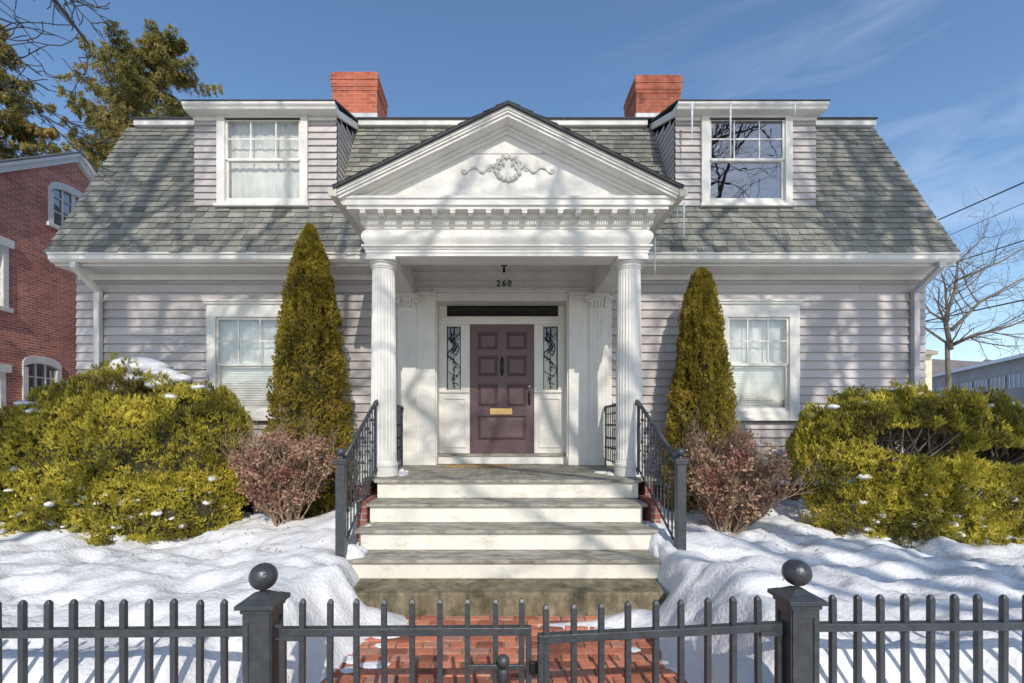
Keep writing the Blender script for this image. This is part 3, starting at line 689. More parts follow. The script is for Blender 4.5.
for h in panels:                                        # raised fields
    g_ = .045; A = [(h[0]+.02,RY-.0105,h[2]+.02),(h[1]-.02,RY-.0105,h[2]+.02),(h[1]-.02,RY-.0105,h[3]-.02),(h[0]+.02,RY-.0105,h[3]-.02)]
    B = [(h[0]+.02+g_,RY-.034,h[2]+.02+g_),(h[1]-.02-g_,RY-.034,h[2]+.02+g_),(h[1]-.02-g_,RY-.034,h[3]-.02-g_),(h[0]+.02+g_,RY-.034,h[3]-.02-g_)]
    b.quad(B)
    for k in range(4): b.quad([A[k], A[(k+1)%4], B[(k+1)%4], B[k]])
door = hp(b.build('door', DOORM))
b = MB(); b.box(wx(490,RY), wx(512,RY), RY-.062, RY-.0455, wz(414.5,RY), wz(408.5,RY)); b.box(wx(492,RY), wx(510,RY), RY-.067, RY-.0625, wz(413,RY), wz(410,RY)); b.build('mail_slot', BRASS, door, bevel=.004)
kx = wx(502,RY); b = MB(); b.tube([(kx, RY-.05, wz(357,RY)), (kx, RY-.075, wz(361,RY)), (kx, RY-.085, wz(366,RY)), (kx, RY-.07, wz(371,RY)), (kx, RY-.05, wz(376,RY))], [.012,.03,.022,.034,.012], 10); b.build('knocker', BLACKM, door, smooth=True)
hx = wx(529,RY); b = MB(); b.ball((hx, RY-.07, wz(387,RY)), .026, 12); b.build('lock', STEEL, door, smooth=True)
b = MB(); b.tube([(hx, RY-.05, wz(393.5,RY)), (hx, RY-.10, wz(395,RY)), (hx+.005, RY-.11, wz(400,RY)), (hx, RY-.06, wz(404,RY))], [.02,.016,.013,.018], 8); b.box(hx-.02, hx+.02, RY-.052, RY-.0455, wz(405,RY), wz(391,RY)); b.build('handle', BLACKM, door, smooth=False)
# house number
cu = bpy.data.curves.new('num', 'FONT'); cu.body = '260'; cu.size = .135; cu.extrude = .006; cu.align_x = 'CENTER'; cu.space_character = 1.35; cu.offset = .0016
to = bpy.data.objects.new('num', cu); col.objects.link(to); bpy.context.view_layer.update()
nm = bpy.data.meshes.new_from_object(to.evaluated_get(bpy.context.evaluated_depsgraph_get())); bpy.data.objects.remove(to)
nm.transform(Matrix.Translation((wx(504,WY-.02), WY-.022, wz(286.5,WY))) @ Matrix.Rotation(R(90), 4, 'X')); nm.materials.clear(); nm.materials.append(BLACKM)
no = bpy.data.objects.new('house_number', nm); col.objects.link(no); hp(no)
# porch floor and steps
b = MB(); y = 5.48; 
b.box(-1.43, 1.76, 5.48, 5.60, PF-.035, PF)
x = -1.62
while x < 1.9: b.box(x, x+.0985, 5.603, WY-.02, PF-.03, PF-.001-random.uniform(0,.002)); x += .1
b.box(ex0, ex1, WY-.02, RY-.1, PF-.03, PF-.001)
hp(b.build('porch_floor', TREAD, bevel=.004))
b = MB(); b.box(-1.40, 1.73, 5.52, 5.56, PF-.22, PF-.036); hp(b.build('riser', WHITE2, bevel=.003))
b = MB(); b.box(-1.60, -1.50, 5.57, WY, .0, PF-.036); b.box(1.83, 1.92, 5.57, WY, .0, PF-.036); b.box(-1.52, 1.85, 5.58, 5.66, .0, PF-.23); b.box(-1.52,-1.415, 5.10, 5.62, 0, PF-.2); b.box(1.745, 1.85, 5.10, 5.62, 0, PF-.2)
hp(b.build('porch_foundation', FOUND))
st = [(5.10, 1.7-.876), (4.74, 1.7-1.087), (4.42, 1.7-1.297)]
prev = (5.52, PF)
for i, (D, z) in enumerate(st):
    b = MB(); b.box(-1.43+random.uniform(-.01,.01), 1.70+random.uniform(-.01,.01), D, prev[0]+.0+(.0 if i else 0), z-.035, z)
    hp(b.build('tread', TREAD, bevel=.007))
    zn = st[i+1][1] if i < 2 else 1.7-1.488
    b = MB(); b.box(-1.385, 1.655, D+.035, D+.075, zn+.001, z-.036); hp(b.build('riser', WHITE2, bevel=.003))
    prev = (D+.035, z)
for q0 in (-1.38, 1.60): b = MB(); b.prism([(4.46,.2),(4.78,.2),(5.14,.2),(5.5,.2),(5.5,.80),(5.14,.80),(5.14,.60),(4.79,.60),(4.79,.38),(4.46,.38)][::-1], q0, q0+.05, 'x'); hp(b.build('stringer', WHITE2))
b = MB()
b.mesh([(-1.27,4.10,-.05),(1.53,4.10,-.05),(1.56,4.5,-.05),(-1.30,4.5,-.05),(-1.285,4.09,.205),(1.535,4.105,.205),(1.57,4.5,.212),(-1.31,4.5,.212)], [(0,3,2,1),(4,5,6,7),(0,1,5,4),(1,2,6,5),(2,3,7,6),(3,0,4,7)])
hp(b.build('stone_step', STONE, bevel=.015))

# doormat
b = MB(); b.box(wx(446,7.25), wx(508,7.25), 7.10, 7.45, PF+.001, PF+.022); tag(b.build('doormat', COIR, bevel=.005), 'tan coir doormat lying on the porch floor before the plum door', 'doormat')

# ------------------------------------------------------------------ iron railings
def baluster_mesh(h):
    b = MB(); b.box(-.0075, .0075, -.0075, .0075, 0, h)
    return b
def stair_rail(X, label):
    e = empty('stair_railing', (X, 4.42, .38)); tag(e, label, 'railing', 'iron railings of the porch steps')
    O = Vector((X, 4.42, .38))
    def put(b, n, m=IRON, **k): o = b.build(n, m, e, **k); o.matrix_parent_inverse = Matrix.Translation(-O); return o
    yN, yT = 4.42, 5.72
    top = lambda y: 1.35+(y-yN)*(1.99-1.35)/(yT-yN)
    bot = lambda y: .47+(y-yN)*(1.17-.47)/(yT-yN)
    b = MB(); b.box(X-.042, X+.042, yN-.042, yN+.042, .1, 1.33); o = put(b, 'newel_post', bevel=.004)
    b = MB(); b.box(X-.055, X+.055, yN-.055, yN+.055, 1.33, 1.35); b.box(X-.062, X+.062, yN-.062, yN+.062, 1.352, 1.375); b.lathe([(.03,1.375),(.018,1.39),(.015,1.405)], X, yN, 12); put(b, 'post_cap', bevel=.003)
    b = MB(); b.ball((X, yN, 1.44), .042, 18); put(b, 'finial_ball', smooth=True)
    b = MB(); b.tube([(X, yN, top(yN)-.03), (X, yT, top(yT)), (X, yT+.04, top(yT)+.012), (X, yT+.06, top(yT)-.02), (X, yT+.04, top(yT)-.04)], [.022,.022,.022,.02,.015], 8); put(b, 'handrail', smooth=True)
    b = MB(); b.tube([(X, yN, bot(yN)), (X, yT, bot(yT)), (X, yT+.04, bot(yT)-.01), (X, yT+.03, bot(yT)-.05)], .012, 6); put(b, 'bottom_rail')
    b = MB(); b.tube([(X, yT, bot(yT)-.09), (X, yT, top(yT))], .012, 6); put(b, 'end_post')
    nb = 12
    for i in range(nb):
        y = yN+.1+(yT-yN-.16)*i/(nb-1); b = MB(); h0, h1 = bot(y), top(y)
        b.tube([(X, y, h0), (X, y, h1)], .0085, 6)
        for f in ((.30, .70) if i % 2 else (.5, .82)):
            z = h0+(h1-h0)*f; b.lathe([(.010, z-.022), (.019, z-.010), (.019, z+.010), (.010, z+.022)], X, y, 8)
        put(b, 'baluster')
stair_rail(-1.47, 'black iron handrail with ball topped post on the left of the steps')
stair_rail(1.79, 'black iron handrail with ball topped post on the right of the steps')
def porch_rail(X, label):
    e = empty('porch_railing', (X, 6.8, PF)); tag(e, label, 'railing', 'iron railings along the porch sides'); O = Vector((X, 6.8, PF))
    def put(b, n, **k): o = b.build(n, IRON, e, **k); o.matrix_parent_inverse = Matrix.Translation(-O); return o
    b = MB(); b.tube([(X, 6.13, 1.99), (X, 7.36, 1.99), (X, 7.40, 1.975), (X, 7.385, 1.95)], .02, 8); put(b, 'handrail', smooth=True)
    b = MB(); b.tube([(X, 6.13, 1.15), (X, 7.38, 1.15)], .012, 6); b.tube([(X, 6.13, 1.87), (X, 7.38, 1.87)], .009, 6); put(b, 'bottom_rail')
    for i in range(12):
        y = 6.18+i*.106; b = MB(); b.tube([(X, y, PF if i in (0, 11) else 1.15), (X, y, 1.99)], .0085 if i not in (0, 11) else .014, 6)
        for z in ((1.35, 1.7) if i % 2 else (1.5,)): b.lathe([(.010, z-.022), (.019, z-.010), (.019, z+.010), (.010, z+.022)], X, y, 8)
        put(b, 'baluster')
porch_rail(-1.47, 'black iron porch rail between left column and wall')
porch_rail(1.78, 'black iron porch rail between right column and wall')

# ------------------------------------------------------------------ front fence and gate
TH = math.atan(.0175); ZR, ZT = .724, .876
def picket_proto():
    b = MB(); w = .0128
    b.box(-w, w, -w, w, .06, ZT-.015); 
    b.mesh([(-w,-w,ZT-.015),(w,-w,ZT-.015),(w,w,ZT-.015),(-w,w,ZT-.015),(-w*.45,-w*.45,ZT),(w*.45,-w*.45,ZT),(w*.45,w*.45,ZT),(-w*.45,w*.45,ZT)], [(4,5,6,7),(0,1,5,4),(1,2,6,5),(2,3,7,6),(3,0,4,7)])
    return b
def fence(X0, X1, pxs, label, name='iron_fence', cat='fence', y_off=None, rail_h=.019):
    """a run between X0 and X1 along the fence line; pickets at the measured places"""
    (xa, ya), (xb, yb) = (X0, y_off[0] if y_off else fy(X0)), (X1, y_off[1] if y_off else fy(X1))
    an = math.atan2(yb-ya, xb-xa); Ln = math.hypot(xb-xa, yb-ya)
    e = empty(name, (xa, ya, 0), an); tag(e, label, cat)
    for n, z in (('top_rail', ZR), ('bottom_rail', .17)):
        b = MB(); b.box(0, Ln, -.020, .020, z-rail_h, z+rail_h); b.build(n, IRON, e, bevel=.003)
    pm = None
    for u in pxs:
        if pm is None: pk = picket_proto().build('picket', IRON, e, bevel=.002); pm = pk
        else: pk = pm.copy(); col.objects.link(pk); pk.parent = e
        pk.location = (u, 0, random.uniform(-.003, .003)); pk.rotation_euler = (random.uniform(-.004,.004), random.uniform(-.006,.006), 0)
    return e, Ln
# left run: pickets seen at 22..225 px, spacing 25.2; continue past the frame
left_px = [225-25.25*i for i in range(0, 26)]
def u_of(px, X0, yo=None):
    X = (px-CX)/F*2.2; X = (px-CX)/F*fy(X); return X
XLf = -4.3
e, _ = fence(XLf, -1.16, [u_of(p, 0)-XLf for p in left_px if u_of(p,0) > XLf+.03], 'black iron picket fence in the snow left of the gate')
right_px = [833+24.3*i for i in range(0, 26)]
e, _ = fence(1.525, 4.9, [u_of(p, 0)-1.525 for p in right_px if u_of(p,0) < 4.87], 'black iron picket fence in the snow right of the gate')
gl0, gl1 = u_of(281,0), u_of(531,0); gr0, gr1 = u_of(538,0), u_of(783,0)
gyl = (2.175, 2.19)
e1, n1 = fence(gl0, gl1, [wx(p, 2.185)-gl0 for p in (302.5,330,357,385,412.6,440,467.4,494.7,521)], 'left leaf of the black iron gate, carrying the round latch knob', 'gate_leaf', 'gate', gyl)
Xg = lambda px: (px-CX)/F*2.14
gyr = (2.105, 2.235); grx0 = (538-CX)/F*2.105; grx1 = (781-CX)/F*2.235
def ur(px):
    k = (gyr[1]-gyr[0])/(grx1-grx0); t = (px-CX)/F; return ((gyr[0]-k*grx0)*t/(1-k*t)-grx0)*math.sqrt(1+k*k)
e2, n2 = fence(grx0, grx1, [ur(p) for p in (547,574,601,628,655,681,707.5,733.4,759)], 'right leaf of the black iron gate, swung slightly toward the street', 'gate_leaf', 'gate', gyr)
for e, Ln, s_ in ((e1, n1, 1), (e2, n2, -1)):
    hin, fr = (0.012, Ln-.012) if s_ > 0 else (Ln-.012, .012)
    b = MB(); b.box(hin-.014, hin+.014, -.014, .014, .10, ZR-.02); b.build('hinge_stile', IRON, e, bevel=.003)
    b = MB(); b.box(fr-.013, fr+.013, -.013, .013, .08, ZR-.021); b.build('meeting_stile', IRON, e, bevel=.003)
    b = MB(); h = hin; q = -s_
    b.tube([(h+q*.03+.028*math.cos(a), 0, ZR-.005+.032*math.sin(a)) for a in [i*.55 for i in range(12)]], .009, 7)
    b.box(h+s_*.0, h+s_*.11, -.026, -.0205, ZR-.035, ZR-.012); b.tube([(h+q*.045, 0, .2), (h+q*.045, 0, ZR-.02)], .010, 8)
    b.build('hinge', IRON, e)
lx = wx(503,2.185)-gl0
b = MB(); zc = wz(661,2.16); b.ball((lx, -.05, zc+.012), .030, 18); b.lathe([(.012, zc-.03),(.020, zc-.02),(.024, zc-.035),(.026, zc-.06),(.018, zc-.10)][::-1], lx, -.045, 14); b.build('latch_knob', IRON, e1, smooth=True)
b = MB(); b.box(wx(468,2.185)-gl0, n1-.03, -.030, -.016, zc-.045, zc-.018); b.box(lx-.012, lx+.012, -.04, -.03, zc-.05, zc); b.build('latch_bar', IRON, e1, bevel=.003)
b = MB(); b.box(n1-.01, n1+.028, -.035, -.0155, zc-.06, zc-.005); b.build('latch_catch', BLACKM, e1, bevel=.003)
# gate posts
def gate_post(x, y, dz, rz, label):
    e = empty('gate_post', (x, y, dz), rz); tag(e, label, 'gate post', 'square iron posts either side of the gate')
    w = .061; b = MB(); b.box(-w, w, -w, w, -.1, .83)
    b2 = MB()
    for a in range(4):
        M = Matrix.Rotation(a*math.pi/2, 4, 'Z')
        for q in ((-w, -w+.022, -w-.006, -w-.0005, .0, .828), (w-.022, w, -w-.006, -w-.0005, .0, .828), (-w+.022, w-.022, -w-.006, -w-.0005, .79, .828)):
            t = MB(); t.box(*q); b2.mesh([M @ Vector(v) for v in t.v], t.f)
    b.build('post_shaft', IRON, e, bevel=.003); b2.build('panel_moulding', IRON, e)
    b = MB(); b.box(-.073, .073, -.073, .073, .83, .852)
    c0, c1 = .090, .045
    b.box(-c0, c0, -c0, c0, .853, .872); 
    b.mesh([(-c0,-c0,.872),(c0,-c0,.872),(c0,c0,.872),(-c0,c0,.872),(-.06,-.06,.888),(.06,-.06,.888),(.06,.06,.888),(-.06,.06,.888)], [(4,5,6,7),(0,1,5,4),(1,2,6,5),(2,3,7,6),(3,0,4,7)])
    b.mesh([(-.055,-.055,.888),(.055,-.055,.888),(.055,.055,.888),(-.055,.055,.888),(-.022,-.022,.91),(.022,-.022,.91),(.022,.022,.91),(-.022,.022,.91)], [(4,5,6,7),(0,1,5,4),(1,2,6,5),(2,3,7,6),(3,0,4,7)])
    b.build('post_cap', IRON, e, bevel=.002)
    b = MB(); b.ball((0, 0, .981), .064, 28, .98); b.build('finial_ball', mat('ball_iron', (.05,.056,.064), .30, 20, .3, .35, 90, spec=.7, metal=.3), e, smooth=True)
gate_post(-1.095, 2.185, 0, 0, 'square black iron gate post with ball finial, left of the gate')
gate_post(1.463, 2.223, .006, 0, 'square black iron gate post with ball finial, right of the gate')

# ------------------------------------------------------------------ vegetation
def leaf_mesh(name, pos, out, m, parent, per=5, ln=(.035,.075), wd=.009, spread=.9, upb=.3, rng=None, tf=None):
    """sprigs: 'per' narrow blades fanned round each position, pointing outwards"""
    rng = rng or np.random.default_rng(1)
    n = len(pos); P_ = np.repeat(pos, per, 0); O_ = np.repeat(out, per, 0)
    d = O_+rng.normal(0, spread, (n*per, 3)); d[:,2] += upb; d /= np.linalg.norm(d, axis=1)[:,None]+1e-9
    r = rng.normal(0, 1, (n*per, 3)); s = np.cross(d, r); s /= np.linalg.norm(s, axis=1)[:,None]+1e-9
    l = rng.uniform(ln[0], ln[1], (n*per, 1)); w = wd*rng.uniform(.7, 1.4, (n*per, 1))
    A = P_-s*w*.4; B = P_+s*w*.4; M1 = P_+d*l*.5+s*w; M0 = P_+d*l*.5-s*w; T = P_+d*l
    V = np.stack([A, B, M1, T, M0], 1).reshape(-1, 3); k = n*per
    me = bpy.data.meshes.new(name); me.vertices.add(k*5); me.vertices.foreach_set('co', V.astype(np.float32).ravel())
    me.loops.add(k*5); me.loops.foreach_set('vertex_index', np.arange(k*5, dtype=np.int32)); me.polygons.add(k)
    me.polygons.foreach_set('loop_start', (np.arange(k)*5).astype(np.int32)); me.polygons.foreach_set('loop_total', np.full(k, 5, dtype=np.int32))
    me.update(calc_edges=True)
    t = np.repeat(tf, per)+rng.normal(0, .10, k) if tf is not None else rng.random(k)
    a = me.attributes.new('tint', 'FLOAT', 'FACE'); a.data.foreach_set('value', np.clip(t, 0, 1).astype(np.float32))
    me.materials.append(m); o = bpy.data.objects.new(name, me); col.objects.link(o); o.parent = parent
    if parent: o.matrix_parent_inverse = Matrix.Translation(-Vector(parent.location))
    return o
def fbm(p, s, o=3): 
    v = 0; a = 1
    for i in range(o): v += a*noise.noise(Vector((p[0]*s, p[1]*s, p[2]*s+i*7.3))); a *= .5; s *= 2.1
    return v
def pt(b, name, m, parent, **k):
    o = b.build(name, m, parent, **k); o.matrix_parent_inverse = Matrix.Translation(-Vector(parent.location)); return o

def cone_tree(px_axis, D, apex_y, rad, ground, label, seed, prof, n=15000):
    X = wx(px_axis, D); zt = wz(apex_y, D); e = empty('columnar_arborvitae', (X, D, ground)); tag(e, label, 'evergreen shrub')
    rng = np.random.default_rng(seed); H = zt-ground
    pos, out, tt = [], [], []
    for i in range(n):
        u = rng.random()**.9; a = rng.uniform(0, 2*math.pi)
        r0 = rad*np.interp(u, [p[0] for p in prof], [p[1] for p in prof])
        lump = 1.02+.20*noise.noise(Vector((math.cos(a)*1.6*3, math.sin(a)*1.6*3, u*H*2.4+seed)))+.22*noise.noise(Vector((math.cos(a)*5+seed, math.sin(a)*5, u*H*6)))
        depth = 1-.35*rng.random()**2.2
        r = r0*lump*depth
        gap = noise.noise(Vector((math.cos(a)*4+seed, math.sin(a)*4, u*H*3.1)))
        if gap > .30 and depth > .85: continue
        p = (X+r*math.cos(a), D+r*math.sin(a), ground+u*H)
        pos.append(p); out.append((math.cos(a)*.8, math.sin(a)*.8, .9)); tt.append(.48+.40*noise.noise(Vector(p)*3.4)+.45*noise.noise(Vector(p)*11)+(.12 if u < .5 else -.03))
    leaf_mesh('foliage', np.array(pos), np.array(out), ARB, e, 5, (.02,.055), .006, .55, .35, rng, np.array(tt))
    b = MB(); b.tube([(X, D, ground-.2), (X+.02, D, ground+H*.5), (X, D, zt-.15)], [.07,.045,.01], 8)
    for i in range(60):
        u = rng.uniform(.05, .9); a = rng.uniform(0, 6.28); r = rad*np.interp(u, [p[0] for p in prof], [p[1] for p in prof])*.8
        z = ground+u*H; b.tube([(X, D, z-.15), (X+r*.6*math.cos(a), D+r*.6*math.sin(a), z), (X+r*math.cos(a), D+r*math.sin(a), z+.2)], [.014,.009,.004], 4)
    pt(b, 'stems', BARKR, e)
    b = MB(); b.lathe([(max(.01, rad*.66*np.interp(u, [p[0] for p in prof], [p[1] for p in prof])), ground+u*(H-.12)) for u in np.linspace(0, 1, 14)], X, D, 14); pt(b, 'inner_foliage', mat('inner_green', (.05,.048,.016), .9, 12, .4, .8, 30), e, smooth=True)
pf1 = [(0,.80),(.10,.97),(.25,1),(.45,.90),(.62,.76),(.78,.58),(.90,.36),(.97,.16),(1,.04)]
cone_tree(310, 6.75, 226, .545, .35, 'tall pointed green arborvitae between the left window and the portico', 3, pf1, 30000)
pf2 = [(0,.9),(.10,1),(.25,.98),(.45,.80),(.62,.63),(.78,.50),(.90,.36),(.97,.22),(1,.06)]
cone_tree(701, 6.85, 270, .52, .35, 'shorter narrow topped arborvitae between the portico and the right window', 9, pf2, 27000)

def mound(name, label, samples, n, seed, snow_label=None, branches=(), ln=(.035,.085), per=5, mt=None, shape=None, tint0=.45):
    pass

# left yew mound: profile of the top in the photograph -> metres, real depth
def yew(cx, cy, label, seed, n, top_fn, x0, x1, dep, ground, hollow=None, front_fn=None):
    e = empty('yew_bush', (cx, cy, ground)); tag(e, label, 'bush'); rng = np.random.default_rng(seed)
    pos, out, tt = [], [], []; surf = []
    def ext(x):                                         # half depth at x
        u = (x-(x0+x1)/2)/((x1-x0)/2); return dep*max(0, 1-abs(u)**3.0)**.5
    cnt = 0
    while cnt < n:
        x = rng.uniform(x0, x1); dz = ext(x)
        if dz < .05: continue
        th = rng.uniform(-.12, math.pi*.80)             # 0 = front foot, pi/2 = top
        H = top_fn(x)-ground
        c, s = math.cos(th), math.sin(th)
        rr = .93+.08*fbm((x, c*2, s*2), 1.6, 2)+.09*noise.noise(Vector((x*4, c*4, s*4)))+.05*noise.noise(Vector((x*9, c*8, s*8)))*1.6
        d = 1-.28*rng.random()**2
        y = cy-dz*rr*d*math.copysign(abs(c)**.75, c); z = ground+H*rr*d*max(0, s)**.72+rng.uniform(0,.06)
        if rng.random() < .12: z = ground+rng.random()*H*.4; y = cy-dz*rr*(1-.2*rng.random())
        if hollow and hollow(x, y, z): continue
        g = noise.noise(Vector((x*5.5+seed, y*5.5, z*5.5)))
        if g > .26 and d > .86: continue
        if g > .48 and d > .74: continue
        cnt += 1
        pos.append((x, y, z)); out.append((0.25*(x-cx)/((x1-x0)/2), -c*.8, .25+s*.9)); tt.append(.52+.45*noise.noise(Vector((x*2.3, y*2.3, z*2.6)))+.50*noise.noise(Vector((x*8, y*8, z*8)))-.10*(s > .8)+.06*(s < .6))
    leaf_mesh('foliage', np.array(pos), np.array(out), YEW, e, 5, (.025,.075), .0058, .55, .55, rng, np.array(tt))
    return e, ext, rng
def interp(pts): 
    X_ = [p[0] for p in pts]; Z_ = [p[1] for p in pts]; return lambda x: float(np.interp(x, X_, Z_))
topL = interp([(wx(a,6.1), wz(b_,6.1)) for a, b_ in ((-60,458),(0,424),(40,402),(80,379),(110,366),(150,362),(185,370),(215,388),(235,405),(246,425),(252,440))])
eL, extL, rngL = yew(-5.0, 6.15, 'large mounded yellow green yew capped with snow at the left front of the house', 11, 42000, topL, -7.4, -3.28, 1.05, .35)
# woody stems inside
def stems(e, X0, X1, Y, ground, H, n, seed, r=.02, name='branches', m=BARKR):
    rng = random.Random(seed); b = MB()
    for i in range(n):
        bxx = rng.uniform(X0*.6+X1*.4, X0*.4+X1*.6); p = Vector((bxx, Y+rng.uniform(-.2,.2), ground-.1)); tx = rng.uniform(X0, X1)
        pts = [p]; k = 6
        for j in range(1, k+1):
            u = j/k; pts.append(Vector((bxx+(tx-bxx)*u**1.3+rng.uniform(-.06,.06), p.y+rng.uniform(-.25,.25)*u-.3*u*rng.random(), ground+H*u*rng.uniform(.85,1)+rng.uniform(-.03,.03))))
        b.tube(pts, [r*(1-.8*j/k) for j in range(k+1)], 5)
        for j in range(2, k): 
            q = pts[j]; b.tube([q, q+Vector((rng.uniform(-.3,.3), rng.uniform(-.4,.1), rng.uniform(0,.25)))], [r*.35, r*.1], 4)
    pt(b, name, m, e)
stems(eL, -6.8, -3.5, 6.2, .35, 1.6, 40, 4)
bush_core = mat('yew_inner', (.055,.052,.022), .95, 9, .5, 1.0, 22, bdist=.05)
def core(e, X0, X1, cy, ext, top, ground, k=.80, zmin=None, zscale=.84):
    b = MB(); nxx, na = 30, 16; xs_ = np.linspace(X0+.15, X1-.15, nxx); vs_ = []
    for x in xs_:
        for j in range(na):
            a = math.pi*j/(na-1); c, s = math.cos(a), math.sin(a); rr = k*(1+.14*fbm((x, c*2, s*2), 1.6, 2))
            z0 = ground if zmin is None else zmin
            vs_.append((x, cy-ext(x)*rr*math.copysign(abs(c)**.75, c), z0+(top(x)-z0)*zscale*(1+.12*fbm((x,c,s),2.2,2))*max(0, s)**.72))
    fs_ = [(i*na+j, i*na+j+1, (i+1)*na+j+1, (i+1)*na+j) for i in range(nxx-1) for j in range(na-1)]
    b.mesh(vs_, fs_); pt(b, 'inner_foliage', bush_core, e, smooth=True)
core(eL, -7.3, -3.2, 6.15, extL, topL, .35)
# right yew: umbrella-like top, leafy skirt, hollow between
topR = interp([(wx(a,6.0), wz(b_,6.0)) for a, b_ in ((790,452),(800,424),(818,405),(848,393),(890,386),(930,388),(965,400),(1000,420),(1030,438),(1080,460),(1140,480))])
def hollowR(x, y, z):
    q = fbm((x, z*1.5, y), 2.0, 2)*.14
    if y > 6.3: return False
    w1 = ((x-4.90)/.52)**2+((z-1.50)/.17)**2 < 1+q*3
    w2 = ((x-6.05)/.75)**2+((z-(1.30-.10*(x-6.05)))/.12)**2 < 1+q*3
    return w1 or w2
eR, extR, rngR = yew(5.4, 5.9, 'broad umbrella topped yew with bare hollow at the right front of the house', 23, 44000, topR, 3.88, 7.6, 1.08, .30, hollowR)
stems(eR, 4.0, 7.2, 6.0, .30, 1.55, 55, 14, .022)
b = MB(); rg = random.Random(3)
for i in range(130):
    bx_ = rg.choice((4.7, 5.2, 5.9, 6.3))+rg.uniform(-.08,.08); tx = bx_+rg.uniform(-.7,.9); yy = rg.uniform(5.15, 5.9)
    b.tube([(bx_, 5.8, .9), ((bx_+tx)/2, yy+.1, 1.35), (tx, yy, 1.68+rg.uniform(-.05,.12))], [.018,.012,.004], 5)
pt(b, 'bare_branches', BARKR, eR)
# small shrubs seen past the right corner
eS, extS, rS = yew(10.4, 9.2, 'small round green shrub at the far right edge beyond the big yew', 31, 1500, interp([(9.9,1.7),(10.3,2.1),(10.9,2.15),(11.3,1.7)]), 9.9, 11.3, .5, .2)
core(eS, 9.95, 11.2, 9.2, extS, lambda x: 2.0, .2)
# red berried shrub
e = empty('red_shrub', (wx(981,10.5), 10.5, .3)); tag(e, 'bare shrub with bright red leaves peeping over the right yew', 'shrub')
rng = np.random.default_rng(5); q = rng.normal(0, .13, (220, 3))+np.array([wx(981,10.5), 10.5, 2.12]); q[:,2] = q[:,2]-.0
leaf_mesh('leaves', q, np.tile([0,-.2,.5], (220,1)), REDL2, e, 3, (.03,.06), .014, 1, .1, rng)
b = MB(); rg = random.Random(8)
for i in range(14): b.tube([(e.location.x, 10.5, .1), (e.location.x+rg.uniform(-.15,.15), 10.5+rg.uniform(-.1,.1), 1.4), (e.location.x+rg.uniform(-.35,.35), 10.5+rg.uniform(-.2,.2), 2.0+rg.random()*.25)], [.012,.008,.003], 4)
pt(b, 'stems', TWIG, e)

# snow lying on bushes, gutters and porch
def snow_blobs(name, pts, label, seed=1):
    rng = random.Random(seed); b = MB()
    for (x, y, z, rx, ry, rz) in pts:
        n, m_ = 14, 10; base = len(b.v); vs_ = []; ph = rng.uniform(0, 6)
        for i in range(m_+1):
            th = -math.pi/2+math.pi*i/m_
            for j in range(n):
                a = 2*math.pi*j/n; k = 1+.28*noise.noise(Vector((math.cos(a)*1.5+ph, math.sin(a)*1.5, x)))+.12*noise.noise(Vector((math.cos(a)*4+ph, math.sin(a)*4, z+i)))
                vs_.append((x+rx*k*math.cos(th)*math.cos(a), y+ry*k*math.cos(th)*math.sin(a), z+rz*math.sin(th)*(1+.2*math.sin(a*3+ph))))
        b.mesh(vs_, [(i*n+j, i*n+(j+1)%n, (i+1)*n+(j+1)%n, (i+1)*n+j) for i in range(m_) for j in range(n)])
    o = b.build(name, SNOW, smooth=True); tag(o, label, 'snow', kind='stuff'); return o
rg = random.Random(2); L1 = []
for px, py, w, h in ((140,366,.36,.13),(118,369,.2,.06),(165,371,.22,.07),(183,376,.14,.06),(141,376,.22,.07),(163,381,.16,.07),(172,394,.10,.05),(76,396,.10,.04),(75,381,.10,.04),(40,408,.12,.035),(30,400,.12,.03),(120,386,.10,.05),(200,384,.10,.04),(62,392,.08,.03)):
    D = 6.12-(py-362)*.011; p = P(px, py+2, D); L1.append((p.x, p.y-.05, p.z-.02, w, w*.8, h))
snow_blobs('snow_patches', L1, 'white snow lying on top of the left yew mound', 4)
L1 = []
for px, py, w, h in ((932,397,.15,.04),(903,389,.14,.04),(887,390,.10,.03),(860,403,.08,.03),(830,407,.07,.03),(982,409,.09,.07),(990,420,.07,.05),(1008,432,.06,.03)):
    D = 5.95-(py-385)*.011; p = P(px, py, D); L1.append((p.x, p.y-.05, p.z-.0, w, w*.8, h))
snow_blobs('snow_patches', L1, 'small snow patches caught in the top of the right yew', 6)
L1 = []
rg = random.Random(9)
for i in range(80):
    x = rg.uniform(-6.9, -3.4); y = 6.15-extL(x)*rg.uniform(.78, .90); z = .35+.12+abs(rg.gauss(0, .30))
    L1.append((x, y, z, rg.uniform(.02,.07), .05, rg.uniform(.015,.035)))
for i in range(80):
    x = rg.uniform(4.2, 7.2); y = 5.9-extR(x)*rg.uniform(.76, .90); z = .30+.10+abs(rg.gauss(0, .38))
    L1.append((x, y, z, rg.uniform(.02,.07), .05, rg.uniform(.015,.035)))
snow_blobs('snow_clumps', L1, 'little clumps of snow caught low down among the yew twigs', 7)
L1 = []
for i in range(34): L1.append((rg.uniform(2.15, 3.4), 7.02+rg.uniform(-.01,.08), 4.325, rg.uniform(.03,.10), .05, rg.uniform(.015,.045)))
for i in range(10): L1.append((rg.uniform(-2.2, -1.7), 7.0, 4.305, rg.uniform(.05,.1), .05, rg.uniform(.02,.04)))
for i in range(26): L1.append((rg.uniform(-6.6, 6.9), 7.02, 4.30, rg.uniform(.05,.2), .04, rg.uniform(.01,.022)))
snow_blobs('gutter_snow', L1, 'ragged line of old snow lying along the roof gutter', 8)
